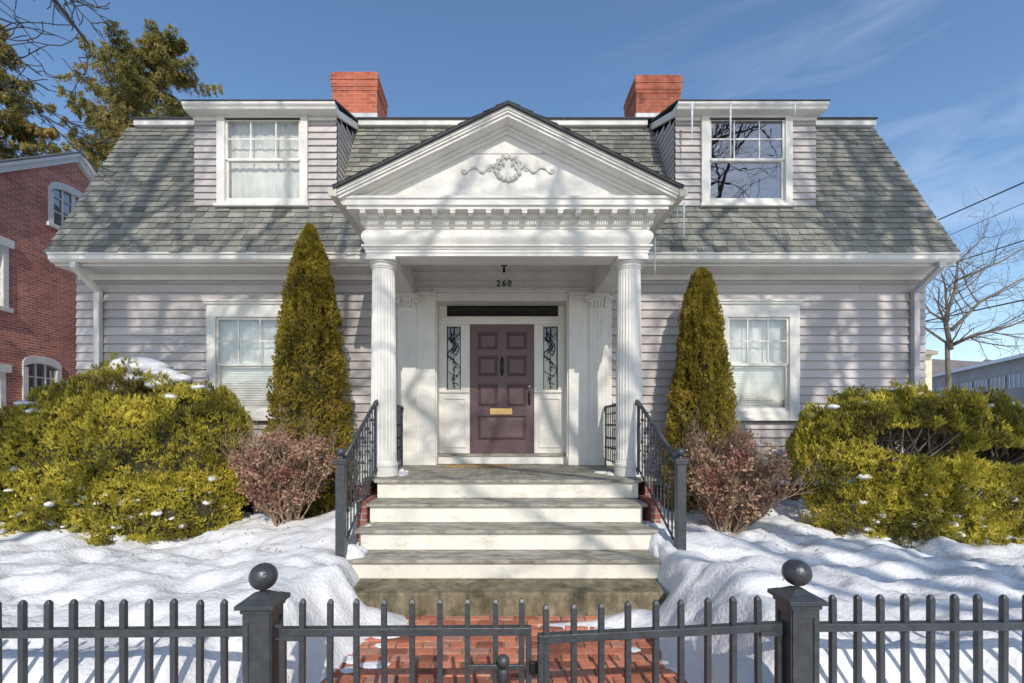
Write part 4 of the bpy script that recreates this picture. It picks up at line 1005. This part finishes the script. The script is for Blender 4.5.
L1 = [(-1.20,6.05,PF,.07,.14,.035),(-1.24,6.2,PF,.05,.09,.06),(1.54,6.1,PF,.07,.12,.03),(1.48,6.3,PF,.10,.10,.02),(-1.22,6.4,PF,.04,.06,.02)]
snow_blobs('porch_snow', L1, 'small heaps of snow on the porch floor beside the column bases', 9)
L1 = [(wx(343,4.3),4.55,.38,.14,.12,.12),(-1.36,4.7,.40,.06,.12,.05),(1.63,4.62,.40,.06,.13,.09),(-1.36,4.98,.60,.04,.08,.02)]
snow_blobs('step_snow', L1, 'snow drifted onto the ends of the lower steps', 10)

# icicles
def icicle(px, y0, y1, D, r, label, group=None):
    x = wx(px, D); z0, z1 = wz(y0, D), wz(y1, D); b = MB(); n = 12
    b.lathe([(max(.0015, r*(1-i/n)**.8*(1+.12*math.sin(i*2.3))), z1+(z0-z1)*(1-i/n)) for i in range(n, -1, -1)], 0, 0, 8)
    o = b.build('icicle', ICE, smooth=True); o.location = (x, D, 0); tag(o, label, 'icicle', 'icicles on the eaves'); 
icicle(692, 103, 145, 7.16, .022, 'thick white icicle hanging from the left end of the right dormer eave')
icicle(730.5, 103, 168, 7.16, .017, 'longest thin icicle hanging across the right dormer window')
icicle(795, 103, 117, 7.16, .012, 'short icicle near the right end of the right dormer eave')
icicle(684, 203, 240, 5.55, .014, 'thin icicle dangling from the front end of the right porch gutter')
icicle(677.5, 206, 219, 5.75, .008, 'tiny icicle just behind the front one on the right porch gutter')
icicle(655, 238, 278, 6.3, .014, 'icicle hanging beside the top of the right column')
icicle(651, 234, 262, 6.2, .009, 'slim icicle against the right end of the frieze')

# russet shrubs
def russet(px, D, base_z, W_, H_, seed, label, lean=0):
    X = wx(px, D); e = empty('russet_shrub', (X, D, base_z)); tag(e, label, 'shrub'); rng = random.Random(seed); b = MB(); tips = []; dirs = []
    def br(p, d, l, r, dep):
        pts = [p]; k = 4
        for j in range(k):
            d = (d+Vector((rng.uniform(-.22,.22), rng.uniform(-.22,.22), rng.uniform(-.05,.16)))).normalized(); p = p+d*l/k; pts.append(p)
            if dep < 3:
                for q in range(2 if dep < 2 else 1):
                    if rng.random() < .8: br(p, (d+Vector((rng.uniform(-.9,.9), rng.uniform(-.8,.8), rng.uniform(-.2,.5)))).normalized(), l*rng.uniform(.35,.62), r*.55, dep+1)
            if dep >= 1: 
                for _ in range(2 if rng.random() < .4 else 1): tips.append(tuple(p+Vector((rng.gauss(0,.025), rng.gauss(0,.025), rng.gauss(0,.025))))); dirs.append((d.x, d.y, d.z-.3))
        b.tube(pts, [r*(1-.75*j/k) for j in range(k+1)], 4 if dep else 6, t=.5)
    for i in range(24):
        a = rng.uniform(0, 6.28); sp = rng.uniform(.1, 1)
        br(Vector((X+.07*math.cos(a), D+.07*math.sin(a), base_z-.05)), Vector((math.cos(a)*sp*W_*.95+lean, math.sin(a)*sp*W_*.7, 1)).normalized(), H_*rng.uniform(.5, .80), .013, 0)
    # trimmed rounded outline
    pos = []; out = []
    for p, d in zip(tips, dirs):
        if ((p[0]-X-lean*.3)/(W_))**2+((p[1]-D)/(W_*.8))**2+((p[2]-base_z-H_*.66)/(H_*.44))**2 < 1.05 and noise.noise(Vector(p)*4.5+Vector((seed,0,0))) < .16: pos.append(p); out.append(d)
    pt(b, 'stems', TWIG, e)
    r_ = np.random.default_rng(seed); pos = np.array(pos); tf = np.array([.5+.6*noise.noise(Vector(p)*4) for p in pos])
    leaf_mesh('leaves', pos, np.array(out), REDLEAF, e, 1, (.025,.055), .012, .7, -.1, r_, tf)
russet(722, 5.45, .30, .76, 1.25, 5, 'russet leaved bare shrub in the snow right of the steps', .12)
russet(286, 5.75, .38, .82, 1.12, 8, 'russet leaved bare shrub in the snow left of the steps', -.1)

# ------------------------------------------------------------------ trees
def bare_tree(name, loc, height, r0, label, cat='tree', seed=1, mt=BARK, depth=5, spread=.55, lean=(0,0), first=.3, limbs=None, droop=0, kids=(2,3), group=None, minr=.004, ndiv=4, sprout=(.5,1.0,.22,2,3), wob0=.13, buds=0):
    e = empty(name, loc); tag(e, label, cat, group); rng = random.Random(seed); bt, bc = MB(), MB()
    def br(p, d, l, r, dep, mb):
        pts = [p]; rs = [r]; k = ndiv if dep < depth-1 else 3
        wob = wob0+.05*dep if dep else wob0
        for j in range(k):
            d = (d+Vector((rng.gauss(0,wob), rng.gauss(0,wob), rng.gauss(0,wob)+.05-droop*dep*.1))).normalized(); p = p+d*l/k; pts.append(p); rs.append(max(minr*.5, r*(1-.5*(j+1)/k)))
            if dep and dep < depth and j < k-1 and rng.random() < .75:
                s = Vector((rng.gauss(0,1), rng.gauss(0,1), rng.gauss(0,.6))); s = (s-d*s.dot(d)).normalized()
                br(p, (d+s*rng.uniform(.6,1.1)).normalized(), l*rng.uniform(.45,.7), rs[-1]*.55, dep+1, bc)
        mb.tube(pts, rs, 8 if dep == 0 else (6 if dep < 3 else 3), cap=dep < 2)
        if dep < depth:
            n = rng.randint(*kids)
            for i in range(n):
                a = 2*math.pi*(i+rng.random()*.5)/n; s = d.orthogonal().normalized(); s = Matrix.Rotation(a, 3, d) @ s
                br(p, (d+s*spread*rng.uniform(.6,1.3)).normalized(), l*rng.uniform(.62,.85), max(minr*.6, rs[-1]*.74), dep+1, bc)
    p0 = Vector(loc); br(p0, Vector((lean[0], lean[1], 1)).normalized(), height*first, r0, 0, bt)
    if limbs:
        for pts, r in limbs:
            pts = [Vector(q) for q in pts]; n = len(pts); bc.tube(pts, [r*(1-.8*i/(n-1)) for i in range(n)], 7)
            if buds:
                for q in range(buds): i = rng.randrange(1, n); c_ = pts[i-1].lerp(pts[i], rng.random()); bc.ball((c_.x+rng.gauss(0,.06), c_.y+rng.gauss(0,.06), c_.z+rng.gauss(0,.06)), rng.uniform(.008,.018), 6)
            for i in range(1, n):
                sl0, sl1, sr, sd, sn = sprout
                rad_i = r*(1-.8*(i-.5)/(n-1))
                for q in range(sn):
                    t = rng.random(); p = pts[i-1].lerp(pts[i], t); d = (pts[i]-pts[i-1]).normalized(); s = Vector((rng.gauss(0,1), rng.gauss(0,1), rng.gauss(-.4,.5))).normalized()
                    br(p, (d*.7+s*.8).normalized(), rng.uniform(sl0, sl1), rad_i*sr, depth-sd, bc)
    pt(bt, 'trunk', mt, e, smooth=True); pt(bc, 'branches', mt, e, smooth=True)
    return e
# street trees behind the camera: they throw the branch shadows and fill the window reflections
def up(px, py, D, y):                                  # point on the sun's ray through a spot of the facade, at depth y
    p = P(px, py, D); return tuple(p-SUN*((D-y)/SUN.y))
def shadow_tree(x, y, H, r, label, seed, guide, first):
    guide = [(a_, b_*(1.6 if b_ > .1 else 1.35)) for a_, b_ in guide]
    lim = [([((x, y, g[0]) if len(g) == 1 else up(g[0], g[1], g[2], y+g[3])) for g in gl], rr) for gl, rr in guide]
    return bare_tree('street_tree', (x, y, -.1), H, r, label, seed=seed, depth=5, spread=.55, first=first, limbs=lim, minr=.009, sprout=(1.4,3.0,.46,2,3), wob0=.02)
Wd, Rd = 7.54, 8.1
shadow_tree(7.7, -3.2, 9.4, .22, 'leafless street tree by the kerb throwing shadows on the right half', 5,
  [([(7.5,),(868,400,Wd,0),(868,285,Wd,.1),(876,215,Rd,.2),(858,135,8.5,.3),(835,80,9,.3)], .17),
   ([(6.2,),(800,410,Wd,.3),(832,290,Wd,.5),(846,225,Rd,.5),(838,150,8.5,.6),(800,90,9,.8)], .13),
   ([(8.2,),(898,390,Wd,-.4),(893,290,Wd,-.6),(905,235,7.6,-.7),(880,170,8.3,-.7)], .09),
   ([(5.6,),(745,440,Wd,.6),(705,330,Wd,.8),(690,250,7.4,.9),(760,190,7.9,1),(700,120,8.5,1.1)], .09)], .8)
shadow_tree(-4.5, -3.4, 9.0, .21, 'leafless street tree by the kerb at the left, well behind the camera', 12,
  [([(7.5,),(117,410,Wd,0),(119,290,Wd,.1),(142,235,7.5,.2),(170,170,8.2,.3),(192,125,8.5,.3)], .17),
   ([(6.5,),(150,400,Wd,.4),(166,290,Wd,.5),(112,225,7.6,.6),(140,150,8.3,.7)], .09),
   ([(7.0,),(200,400,Wd,.2),(250,300,Wd,.4),(290,225,7.6,.6),(300,130,8.4,.7)], .08),
   ([(6.0,),(300,440,Wd,.5),(345,330,Wd,.6),(352,230,7.6,.7),(420,150,7.0,.8),(480,90,7,.9)], .08)], .8)
shadow_tree(5.6, -5.4, 8.6, .20, 'leafless tree across the verge throwing thin shadows on the portico', 21,
  [([(7.4,),(560,420,Wd,0),(530,330,Wd,0),(545,230,5.8,.1),(560,160,5.8,.2),(590,100,6.5,.3)], .08),
   ([(6.4,),(430,420,Wd,.3),(400,300,5.9,.4),(440,230,5.8,.5),(480,160,5.8,.6),(520,90,6.5,.7)], .07),
   ([(6.0,),(650,560,4.4,0),(570,520,4.8,.1),(450,468,5.5,.2),(395,380,5.9,.3)], .045),
   ([(6.8,),(640,400,6,-.2),(635,260,5.8,-.3),(610,180,5.8,-.4),(660,110,8,-.5)], .07)], .8)
bare_tree('overhanging_tree', (-6.4, -1.2, -.1), 6.0, .16, 'leafless tree whose budded twigs hang into the top left corner', seed=31, minr=.009, mt=mat('dark_bark',(.09,.08,.07),.9,12,.3,.5,40), depth=5, spread=.5, first=.8, wob0=.03, buds=26, sprout=(.22,.5,.30,2,3),
    limbs=[([(-6.4,-1.2,4.2),(-5.6,.8,5.5),(-4.9,2.4,6.3),(-4.2,3.7,6.0),(-3.95,4.2,5.5),(-3.78,4.3,5.25)], .05), ([(-6.4,-1.2,4.0),(-6.4,1.0,5.4),(-5.6,3.0,6.0),(-4.9,4.0,5.6),(-4.5,4.1,5.15)], .05),([(-6.4,1.0,5.4),(-5.9,3.4,5.3),(-5.1,4.0,4.85),(-4.25,4.1,4.72)], .03)])
# background bare trees
Lr = wx(951,14.)
def Q(px, py, dy=0): return tuple(P(px, py, 14+dy))
bare_tree('young_street_tree', (Lr, 14, .1), 4.1, .105, 'leafless tree with spreading limbs just right of the house', seed=44, depth=4, spread=.8, first=1, mt=BARKR, kids=(1,1), minr=.008, wob0=.015, sprout=(.7,1.5,.45,2,4),
  limbs=[([Q(951,350),Q(945,320),Q(955,290,.3),(Q(958,262,.5)),Q(985,236,.6)], .07), ([Q(952,345),Q(972,336,-.4),Q(1010,326,-.6),Q(1050,310,-.8)], .06), ([Q(947,322),Q(930,312,.4),Q(915,290,.5)], .045),
         ([Q(952,330),Q(980,302,.4),Q(1020,280,.6),Q(1060,262,.8)], .055), ([Q(948,318),Q(945,285,.5),Q(938,262,.8)], .04), ([Q(957,280,.3),Q(1000,262,.5),Q(1040,240,.8)], .04)])
bare_tree('thin_bare_tree', (wx(988,24), 24, 0), 7.5, .12, 'thin pale leafless tree standing in front of the long grey building', seed=8, depth=5, spread=.6, first=.2, mt=BARKR, minr=.012)
bare_tree('background_bare_tree', (wx(92,30), 30, 0), 19, .25, 'leafless pinkish tree far behind between the two spruces', seed=3, depth=5, spread=.5, first=.35, mt=mat('pink_twig',(.22,.15,.14),.9), minr=.012)
for i, (px, D, s) in enumerate(((945,58,9),(965,62,8),(935,66,10))):
    bare_tree('distant_tree', (wx(px,D), D, 0), s, .2, ['leafless far tree behind the long building roof, second from the left','leafless far tree behind the long building roof, nearest its middle','tallest leafless far tree beside the corner of the house'][i], seed=60+i, depth=4, spread=.6, first=.3, mt=BARKR, minr=.03)

def spruce(loc, H, rad, label, seed, zlow=.25, nb=120, lean=0, flat=.5):
    e = empty('spruce_tree', loc); tag(e, label, 'evergreen tree'); rng = random.Random(seed); X, Y, Z = loc; bt, bb = MB(), MB(); pos, out, tt = [], [], []
    bt.tube([(X, Y, Z), (X+lean*.5, Y, Z+H*.5), (X+lean, Y, Z+H*.97)], [.28,.17,.02], 8)
    for i in range(nb):
        u = zlow+(1-zlow)*(i/nb); a = rng.uniform(0, 6.28); L_ = rad*(1.04-u)**flat*rng.uniform(.55, 1.12)/(1.04-zlow)**flat
        p = Vector((X+lean*u, Y, Z+H*u)); pts = [p]; k = 9; ris = rng.uniform(.0,.35)
        for j in range(1, k+1):
            t = j/k; pts.append(p+Vector((math.cos(a)*L_*t+rng.gauss(0,.04), math.sin(a)*L_*t+rng.gauss(0,.04), L_*(ris*t-.50*t*t+.42*t**4))))
        bb.tube(pts, [.045*(1-.85*j/k)*(.4+.6*(1-u)) for j in range(k+1)], 4)
        for j in range(2, k+1):
            q = pts[j]; w = L_*.27*(1-.80*j/k)+.10
            for s in (-1, 1):
                m_ = rng.randint(3, 5); tip = q+Vector((-math.sin(a)*s*w+math.cos(a)*w*.5, math.cos(a)*s*w+math.sin(a)*w*.5, -.18*w-.05))
                bb.tube([q, tip], [.012,.004], 3)
                for z in range(m_+2):
                    c = q.lerp(tip, (z+.5)/(m_+2)); hang = rng.uniform(.05, .26); nn = .40+.5*noise.noise(c*.8)+(.2 if z > m_ else 0)+rng.gauss(0,.08)
                    for w_ in range(5): pos.append((c.x+rng.gauss(0,.03), c.y+rng.gauss(0,.03), c.z-hang*w_/4+rng.gauss(0,.02))); out.append((math.cos(a)*.6, math.sin(a)*.6, -.7)); tt.append(nn)
    pt(bt, 'trunk', BARK, e, smooth=True); pt(bb, 'branches', BARK, e)
    leaf_mesh('needles', np.array(pos), np.array(out), SPRUCE, e, 5, (.06,.14), .010, .45, .05, np.random.default_rng(seed), np.array(tt))
spruce((wx(150,19), 19, 0), 17.7, 4.8, 'large drooping olive green spruce behind the left end of the roof', 4, .33, 165, .3, .5)
spruce((wx(-6,17), 17, 0), 16.4, 4.6, 'tall drooping spruce at the left edge above the brick building', 9, .25, 130, 0, .75)

# ------------------------------------------------------------------ neighbour brick building
NX = -9.5
nb_ = empty('brick_building', (NX-3, 10.4, 0)); tag(nb_, 'red brick building with white gable trim and arched windows at the left edge', 'building'); NO = Vector((NX-3, 10.4, 0))
def np_(b, n, m, parent=nb_, **k): 
    o = b.build(n, m, parent, **k)
    if parent is nb_: o.matrix_parent_inverse = Matrix.Translation(-NO)
    return o
ay, az, ns = 10.43, 7.87, .70
wins = [dict(y0=9.80, y1=11.05, z0=6.02, z1=6.80, arch=.25, cols=4, rows=3), dict(y0=9.26, y1=10.08, z0=1.9, z1=2.98, arch=.16, cols=3, rows=3),
        dict(y0=8.05, y1=8.98, z0=3.98, z1=5.16, arch=0, cols=3, rows=4), dict(y0=8.0, y1=8.93, z0=1.6, z1=2.72, arch=0, cols=3, rows=3)]
b = MB(); ys0, ys1 = 6.6, 14.3
eh = lambda y: az-.06-ns*abs(y-ay)
hol = [(w['y0'], w['y1'], w['z0'], w['z1']+w['arch']*.95) for w in wins]
yy = sorted({ys0, ys1, ay, *[h[0] for h in hol], *[h[1] for h in hol]}); 
for i in range(len(yy)-1):
    a, c = yy[i], yy[i+1]; hs = sorted([h for h in hol if h[0] <= a+1e-6 and h[1] >= c-1e-6], key=lambda h: h[2]); z = -.2
    for h in hs: b.quad([(NX,a,z),(NX,c,z),(NX,c,h[2]),(NX,a,h[2])]); z = h[3]
    b.quad([(NX,a,z),(NX,c,z),(NX,c,eh(c)),(NX,a,eh(a))])
b.prism([(ys0, eh(ys0)), (ay, eh(ay)), (ys1, eh(ys1)), (ys1, eh(ys1)-.2), (ay, az-.75), (ys0, eh(ys0)-.2)], NX-.15, NX-.004, 'x'); b.quad([(NX,ys0,-.2),(NX-9,ys0,-.2),(NX-9,ys0,eh(ys0)),(NX,ys0,eh(ys0))]); b.quad([(NX,ys1,-.2),(NX-9,ys1,-.2),(NX-9,ys1,eh(ys1)),(NX,ys1,eh(ys1))]); b.quad([(NX-9,ys0,-.2),(NX-9,ys1,-.2),(NX-9,ys1,eh(ys1)),(NX-9,ay,eh(ay)),(NX-9,ys0,eh(ys0))])
for w in wins:
    if w['arch']:
        n = 16; h_ = w['z1']+w['arch']*.95
        for i in range(n):
            a, c = w['y0']+(w['y1']-w['y0'])*i/n, w['y0']+(w['y1']-w['y0'])*(i+1)/n; m_ = (w['y0']+w['y1'])/2; hw_ = (w['y1']-w['y0'])/2
            za, zc_ = [min(h_, w['z1']-.01+w['arch']*math.sqrt(max(0, 1-((q-m_)/hw_)**2))) for q in (a, c)]
            b.quad([(NX,a,za),(NX,c,zc_),(NX,c,h_),(NX,a,h_)])
np_(b, 'wall', BRICK)
b = MB()
for y0_, y1_ in ((ys0-.3, ay), (ys1+.3, ay)):
    z0_ = az-ns*abs(y0_-ay); b.prism([(y0_, z0_), (y1_, az), (y1_, az-.20), (y0_, z0_-.20)], NX-.001, NX+.10, 'x'); b.prism([(y0_, z0_+.001), (y1_, az+.001), (y1_, az-.07), (y0_, z0_-.07)], NX+.10, NX+.16, 'x')
np_(b, 'gable_trim', NWIN)
b = MB()
for y0_ in (ys0-.35, ys1+.35):
    z0_ = az-ns*abs(y0_-ay); b.prism([(y0_, z0_+.005), (ay, az-.56), (ay, az-.50), (y0_, z0_+.05)], NX-9.2, NX-.003, 'x'); b.prism([(y0_, z0_+.003), (ay, az+.003), (ay, az+.025), (y0_, z0_+.025)], NX-.12, NX+.17, 'x')
np_(b, 'roof', ROOFEDGE)
for w in wins:
    b = MB(); y0_,y1_,z0_,z1_,ar = w['y0'],w['y1'],w['z0'],w['z1'],w['arch']; t = .10; X0,X1 = NX-.06, NX+.03
    zj = z1_-.101 if ar else z1_-.061; b.box(X0,X1,y0_,y0_+t,z0_,zj); b.box(X0,X1,y1_-t,y1_,z0_,zj); b.box(X0,X1+.04,y0_-.05,y1_+.05,z0_-.08,z0_-.001)
    n = 16; zc = lambda y: z1_+ar*math.sqrt(max(0,1-((y-(y0_+y1_)/2)/((y1_-y0_)/2))**2))
    if ar:
        pts = [(y0_+(y1_-y0_)*i/n) for i in range(n+1)]
        for i in range(n): b.prism([(pts[i], max(z1_-.10, zc(pts[i])-.15)), (pts[i+1], max(z1_-.10, zc(pts[i+1])-.15)), (pts[i+1], zc(pts[i+1])), (pts[i], zc(pts[i]))], X0, X1, 'x')
    else: b.box(X0,X1+.03,y0_-.08,y1_+.08,z1_,z1_+.16); b.box(X0, X1, y0_, y1_, z1_-.06, z1_-.001)
    o = np_(b, 'window', NWIN)
    b = MB(); gy0, gy1, gz0_, gz1_ = y0_+t, y1_-t, z0_, (z1_+ar*.72 if ar else z1_-.06)
    for i in range(1, w['cols']): q = gy0+(gy1-gy0)*i/w['cols']; th = .012 if i*2 != w['cols'] else .04; b.box(NX-.05,NX-.02,q-th,q+th,gz0_,gz1_)
    for i in range(1, w['rows']): q = gz0_+(gz1_-gz0_)*i/w['rows']; b.box(NX-.045,NX-.025,gy0,gy1,q-.014,q+.014)
    b.build('sash', NWIN, o)
    b = MB(); b.quad([(NX-.055,gy0,gz0_),(NX-.055,gy1,gz0_),(NX-.055,gy1,gz1_),(NX-.055,gy0,gz1_)]); b.build('pane', GLASSD, o)
    b = MB(); b.box(NX-.5,NX-.35,y0_-.02,y1_+.02,z0_-.1,z1_+ar); b.build('room_interior', mat('neighbour_room',(.10,.11,.13),.8), o)

# cream neighbour house behind right corner, long grey building, hill
e = empty('cream_house', (17, 24, 0)); tag(e, 'sliver of a cream house showing at the right corner of the grey house', 'house')
b = MB(); b.box(12, wx(932,20), 20, 27, 0, wz(352,20)); pt(b, 'wall', CREAM, e)
b = MB(); zr = wz(352,20); b.prism([(19.7, zr), (23.5, zr+1.1), (27.3, zr), (27.3, zr-.15), (19.7, zr-.15)], 11.8, wx(936,19.8), 'x'); pt(b, 'roof', mat('cream_house_roof', (.30,.27,.22), .9), e)
e = empty('long_grey_building', (60, 48, 0)); tag(e, 'long low grey building with pale roof and ribbon windows in the far right distance', 'building')
a, c = Vector((44, 37.5)), Vector((56, 62)); d = (c-a).normalized(); zt = 8.7
def lp(t, off, z): q = a+d*t; return (q.x+d.y*off, q.y-d.x*off, z)
Ln = (c-a).length
b = MB(); v = [lp(-22,0,0),lp(Ln,0,0),lp(Ln,14,0),lp(-22,14,0),lp(-22,0,zt-1.0),lp(Ln,0,zt-1.0),lp(Ln,14,zt-1.0),lp(-22,14,zt-1.0)]; b.mesh(v, [(0,1,5,4),(1,2,6,5),(2,3,7,6),(3,0,4,7)]); pt(b, 'wall', GREYW, e)
b = MB(); b.mesh([lp(-23,-.6,zt-1.1),lp(Ln+.6,-.6,zt-1.1),lp(Ln+.6,7,zt+.9),lp(-23,7,zt+.9),lp(Ln+.6,14.6,zt-1.1),lp(-23,14.6,zt-1.1),lp(-23,-.6,zt-1.4),lp(Ln+.6,-.6,zt-1.4)], [(0,1,2,3),(3,2,4,5),(6,7,1,0),(1,7,4,2)]); pt(b, 'roof', GREYR, e)
for k in range(16):
    t0 = -20+k*3.0
    if t0 > Ln-2: break
    for zb in (4.9, 1.8):
        if zb < 3 and k % 2: continue
        b = MB(); b.mesh([lp(t0,-.05,zb),lp(t0+2.3,-.05,zb),lp(t0+2.3,-.05,zb+1.2),lp(t0,-.05,zb+1.2)], [(0,1,2,3)]); w_ = pt(b, 'window', mat('far_glass', (.30,.33,.38), .3), e) if not (k or zb < 3) else pt(b, 'window', bpy.data.materials['far_glass'], e)
        for q in (0, .76, 1.52, 2.24): b = MB(); b.mesh([lp(t0+q,-.09,zb),lp(t0+q+.1,-.09,zb),lp(t0+q+.1,-.09,zb+1.2),lp(t0+q,-.09,zb+1.2)], [(0,1,2,3)]); b.build('mullion', NWIN, w_)
b = MB(); rr = random.Random(4); n = 60; vs_ = []
for j, (dist, hh) in enumerate(((90, 0), (125, 13), (180, 24))):
    for i in range(n+1): vs_.append((-160+i*6, dist+8*math.sin(i*.3+j), hh*(1+.18*math.sin(i*.5+j)+.12*rr.random())-.2))
b.mesh(vs_, [(j*(n+1)+i, j*(n+1)+i+1, (j+1)*(n+1)+i+1, (j+1)*(n+1)+i) for j in range(2) for i in range(n)]); tag(b.build('hill', HILL, smooth=True), kind='structure')

# overhead wires
for (xa, ya, xb, yb, r, lab) in ((937,220.5,1024,182.4,.022,'thickest black overhead cable, topmost at the right of the roof'), (950,235,1024,203,.010,'thin overhead wire just below the topmost cable'),
                            (937,268,1024,240.5,.017,'black overhead cable passing behind the right gutter end'), (926,321,1024,300,.022,'lowest black overhead cable through the bare tree')):
    A, B = P(xa, ya, 17), P(xb, yb, 13.5); dv = B-A; A2 = A-dv*1.4; B2 = B+dv*2.5; b = MB(); pts = []
    for i in range(21):
        u = i/20; q = A2.lerp(B2, u); pts.append(q)
    b.tube(pts, r, 6); tag(b.build('overhead_wire', WIRE, smooth=True), lab, 'wire', 'overhead wires right of the house')

b = MB(); rg = random.Random(77)
for i in range(150):
    if rg.random() < .6: x, y = rg.choice((-2.7, 2.9))+rg.gauss(0, .55), rg.uniform(4.6, 5.5)
    else: x, y = rg.uniform(-5.5, 6), rg.uniform(2.5, 5)
    if -1.5 < x < 1.7: continue
    z = hg(x, y)+.004; a = rg.uniform(0, 6.28); l = rg.uniform(.02, .09)
    if rg.random() < .5: b.tube([(x, y, z), (x+l*math.cos(a), y+l*math.sin(a), hg(x+l*math.cos(a), y+l*math.sin(a))+.006)], .0022, 4, t=rg.random())
    else:
        w = .011; c, s_ = math.cos(a), math.sin(a); b.quad([(x-w*s_, y+w*c, z+.002), (x+.018*c, y+.018*s_, z+.010), (x+w*s_, y-w*c, z+.003), (x-.018*c, y-.018*s_, z+.004)], rg.random())
tag(b.build('fallen_litter', REDLEAF), kind='stuff')
# patches of trodden snow and ice left on the path
L1 = []
for i in range(16):
    sd = rg.choice((-1, 1)); x = (-.95 if sd < 0 else 1.1)+rg.gauss(0, .16); y = rg.uniform(2.5, 4.0); L1.append((x, y, .0, rg.uniform(.03,.12), rg.uniform(.03,.08), rg.uniform(.008,.018)))
snow_blobs('path_snow', L1, 'thin patches of trodden snow along the edges of the brick path', 15)
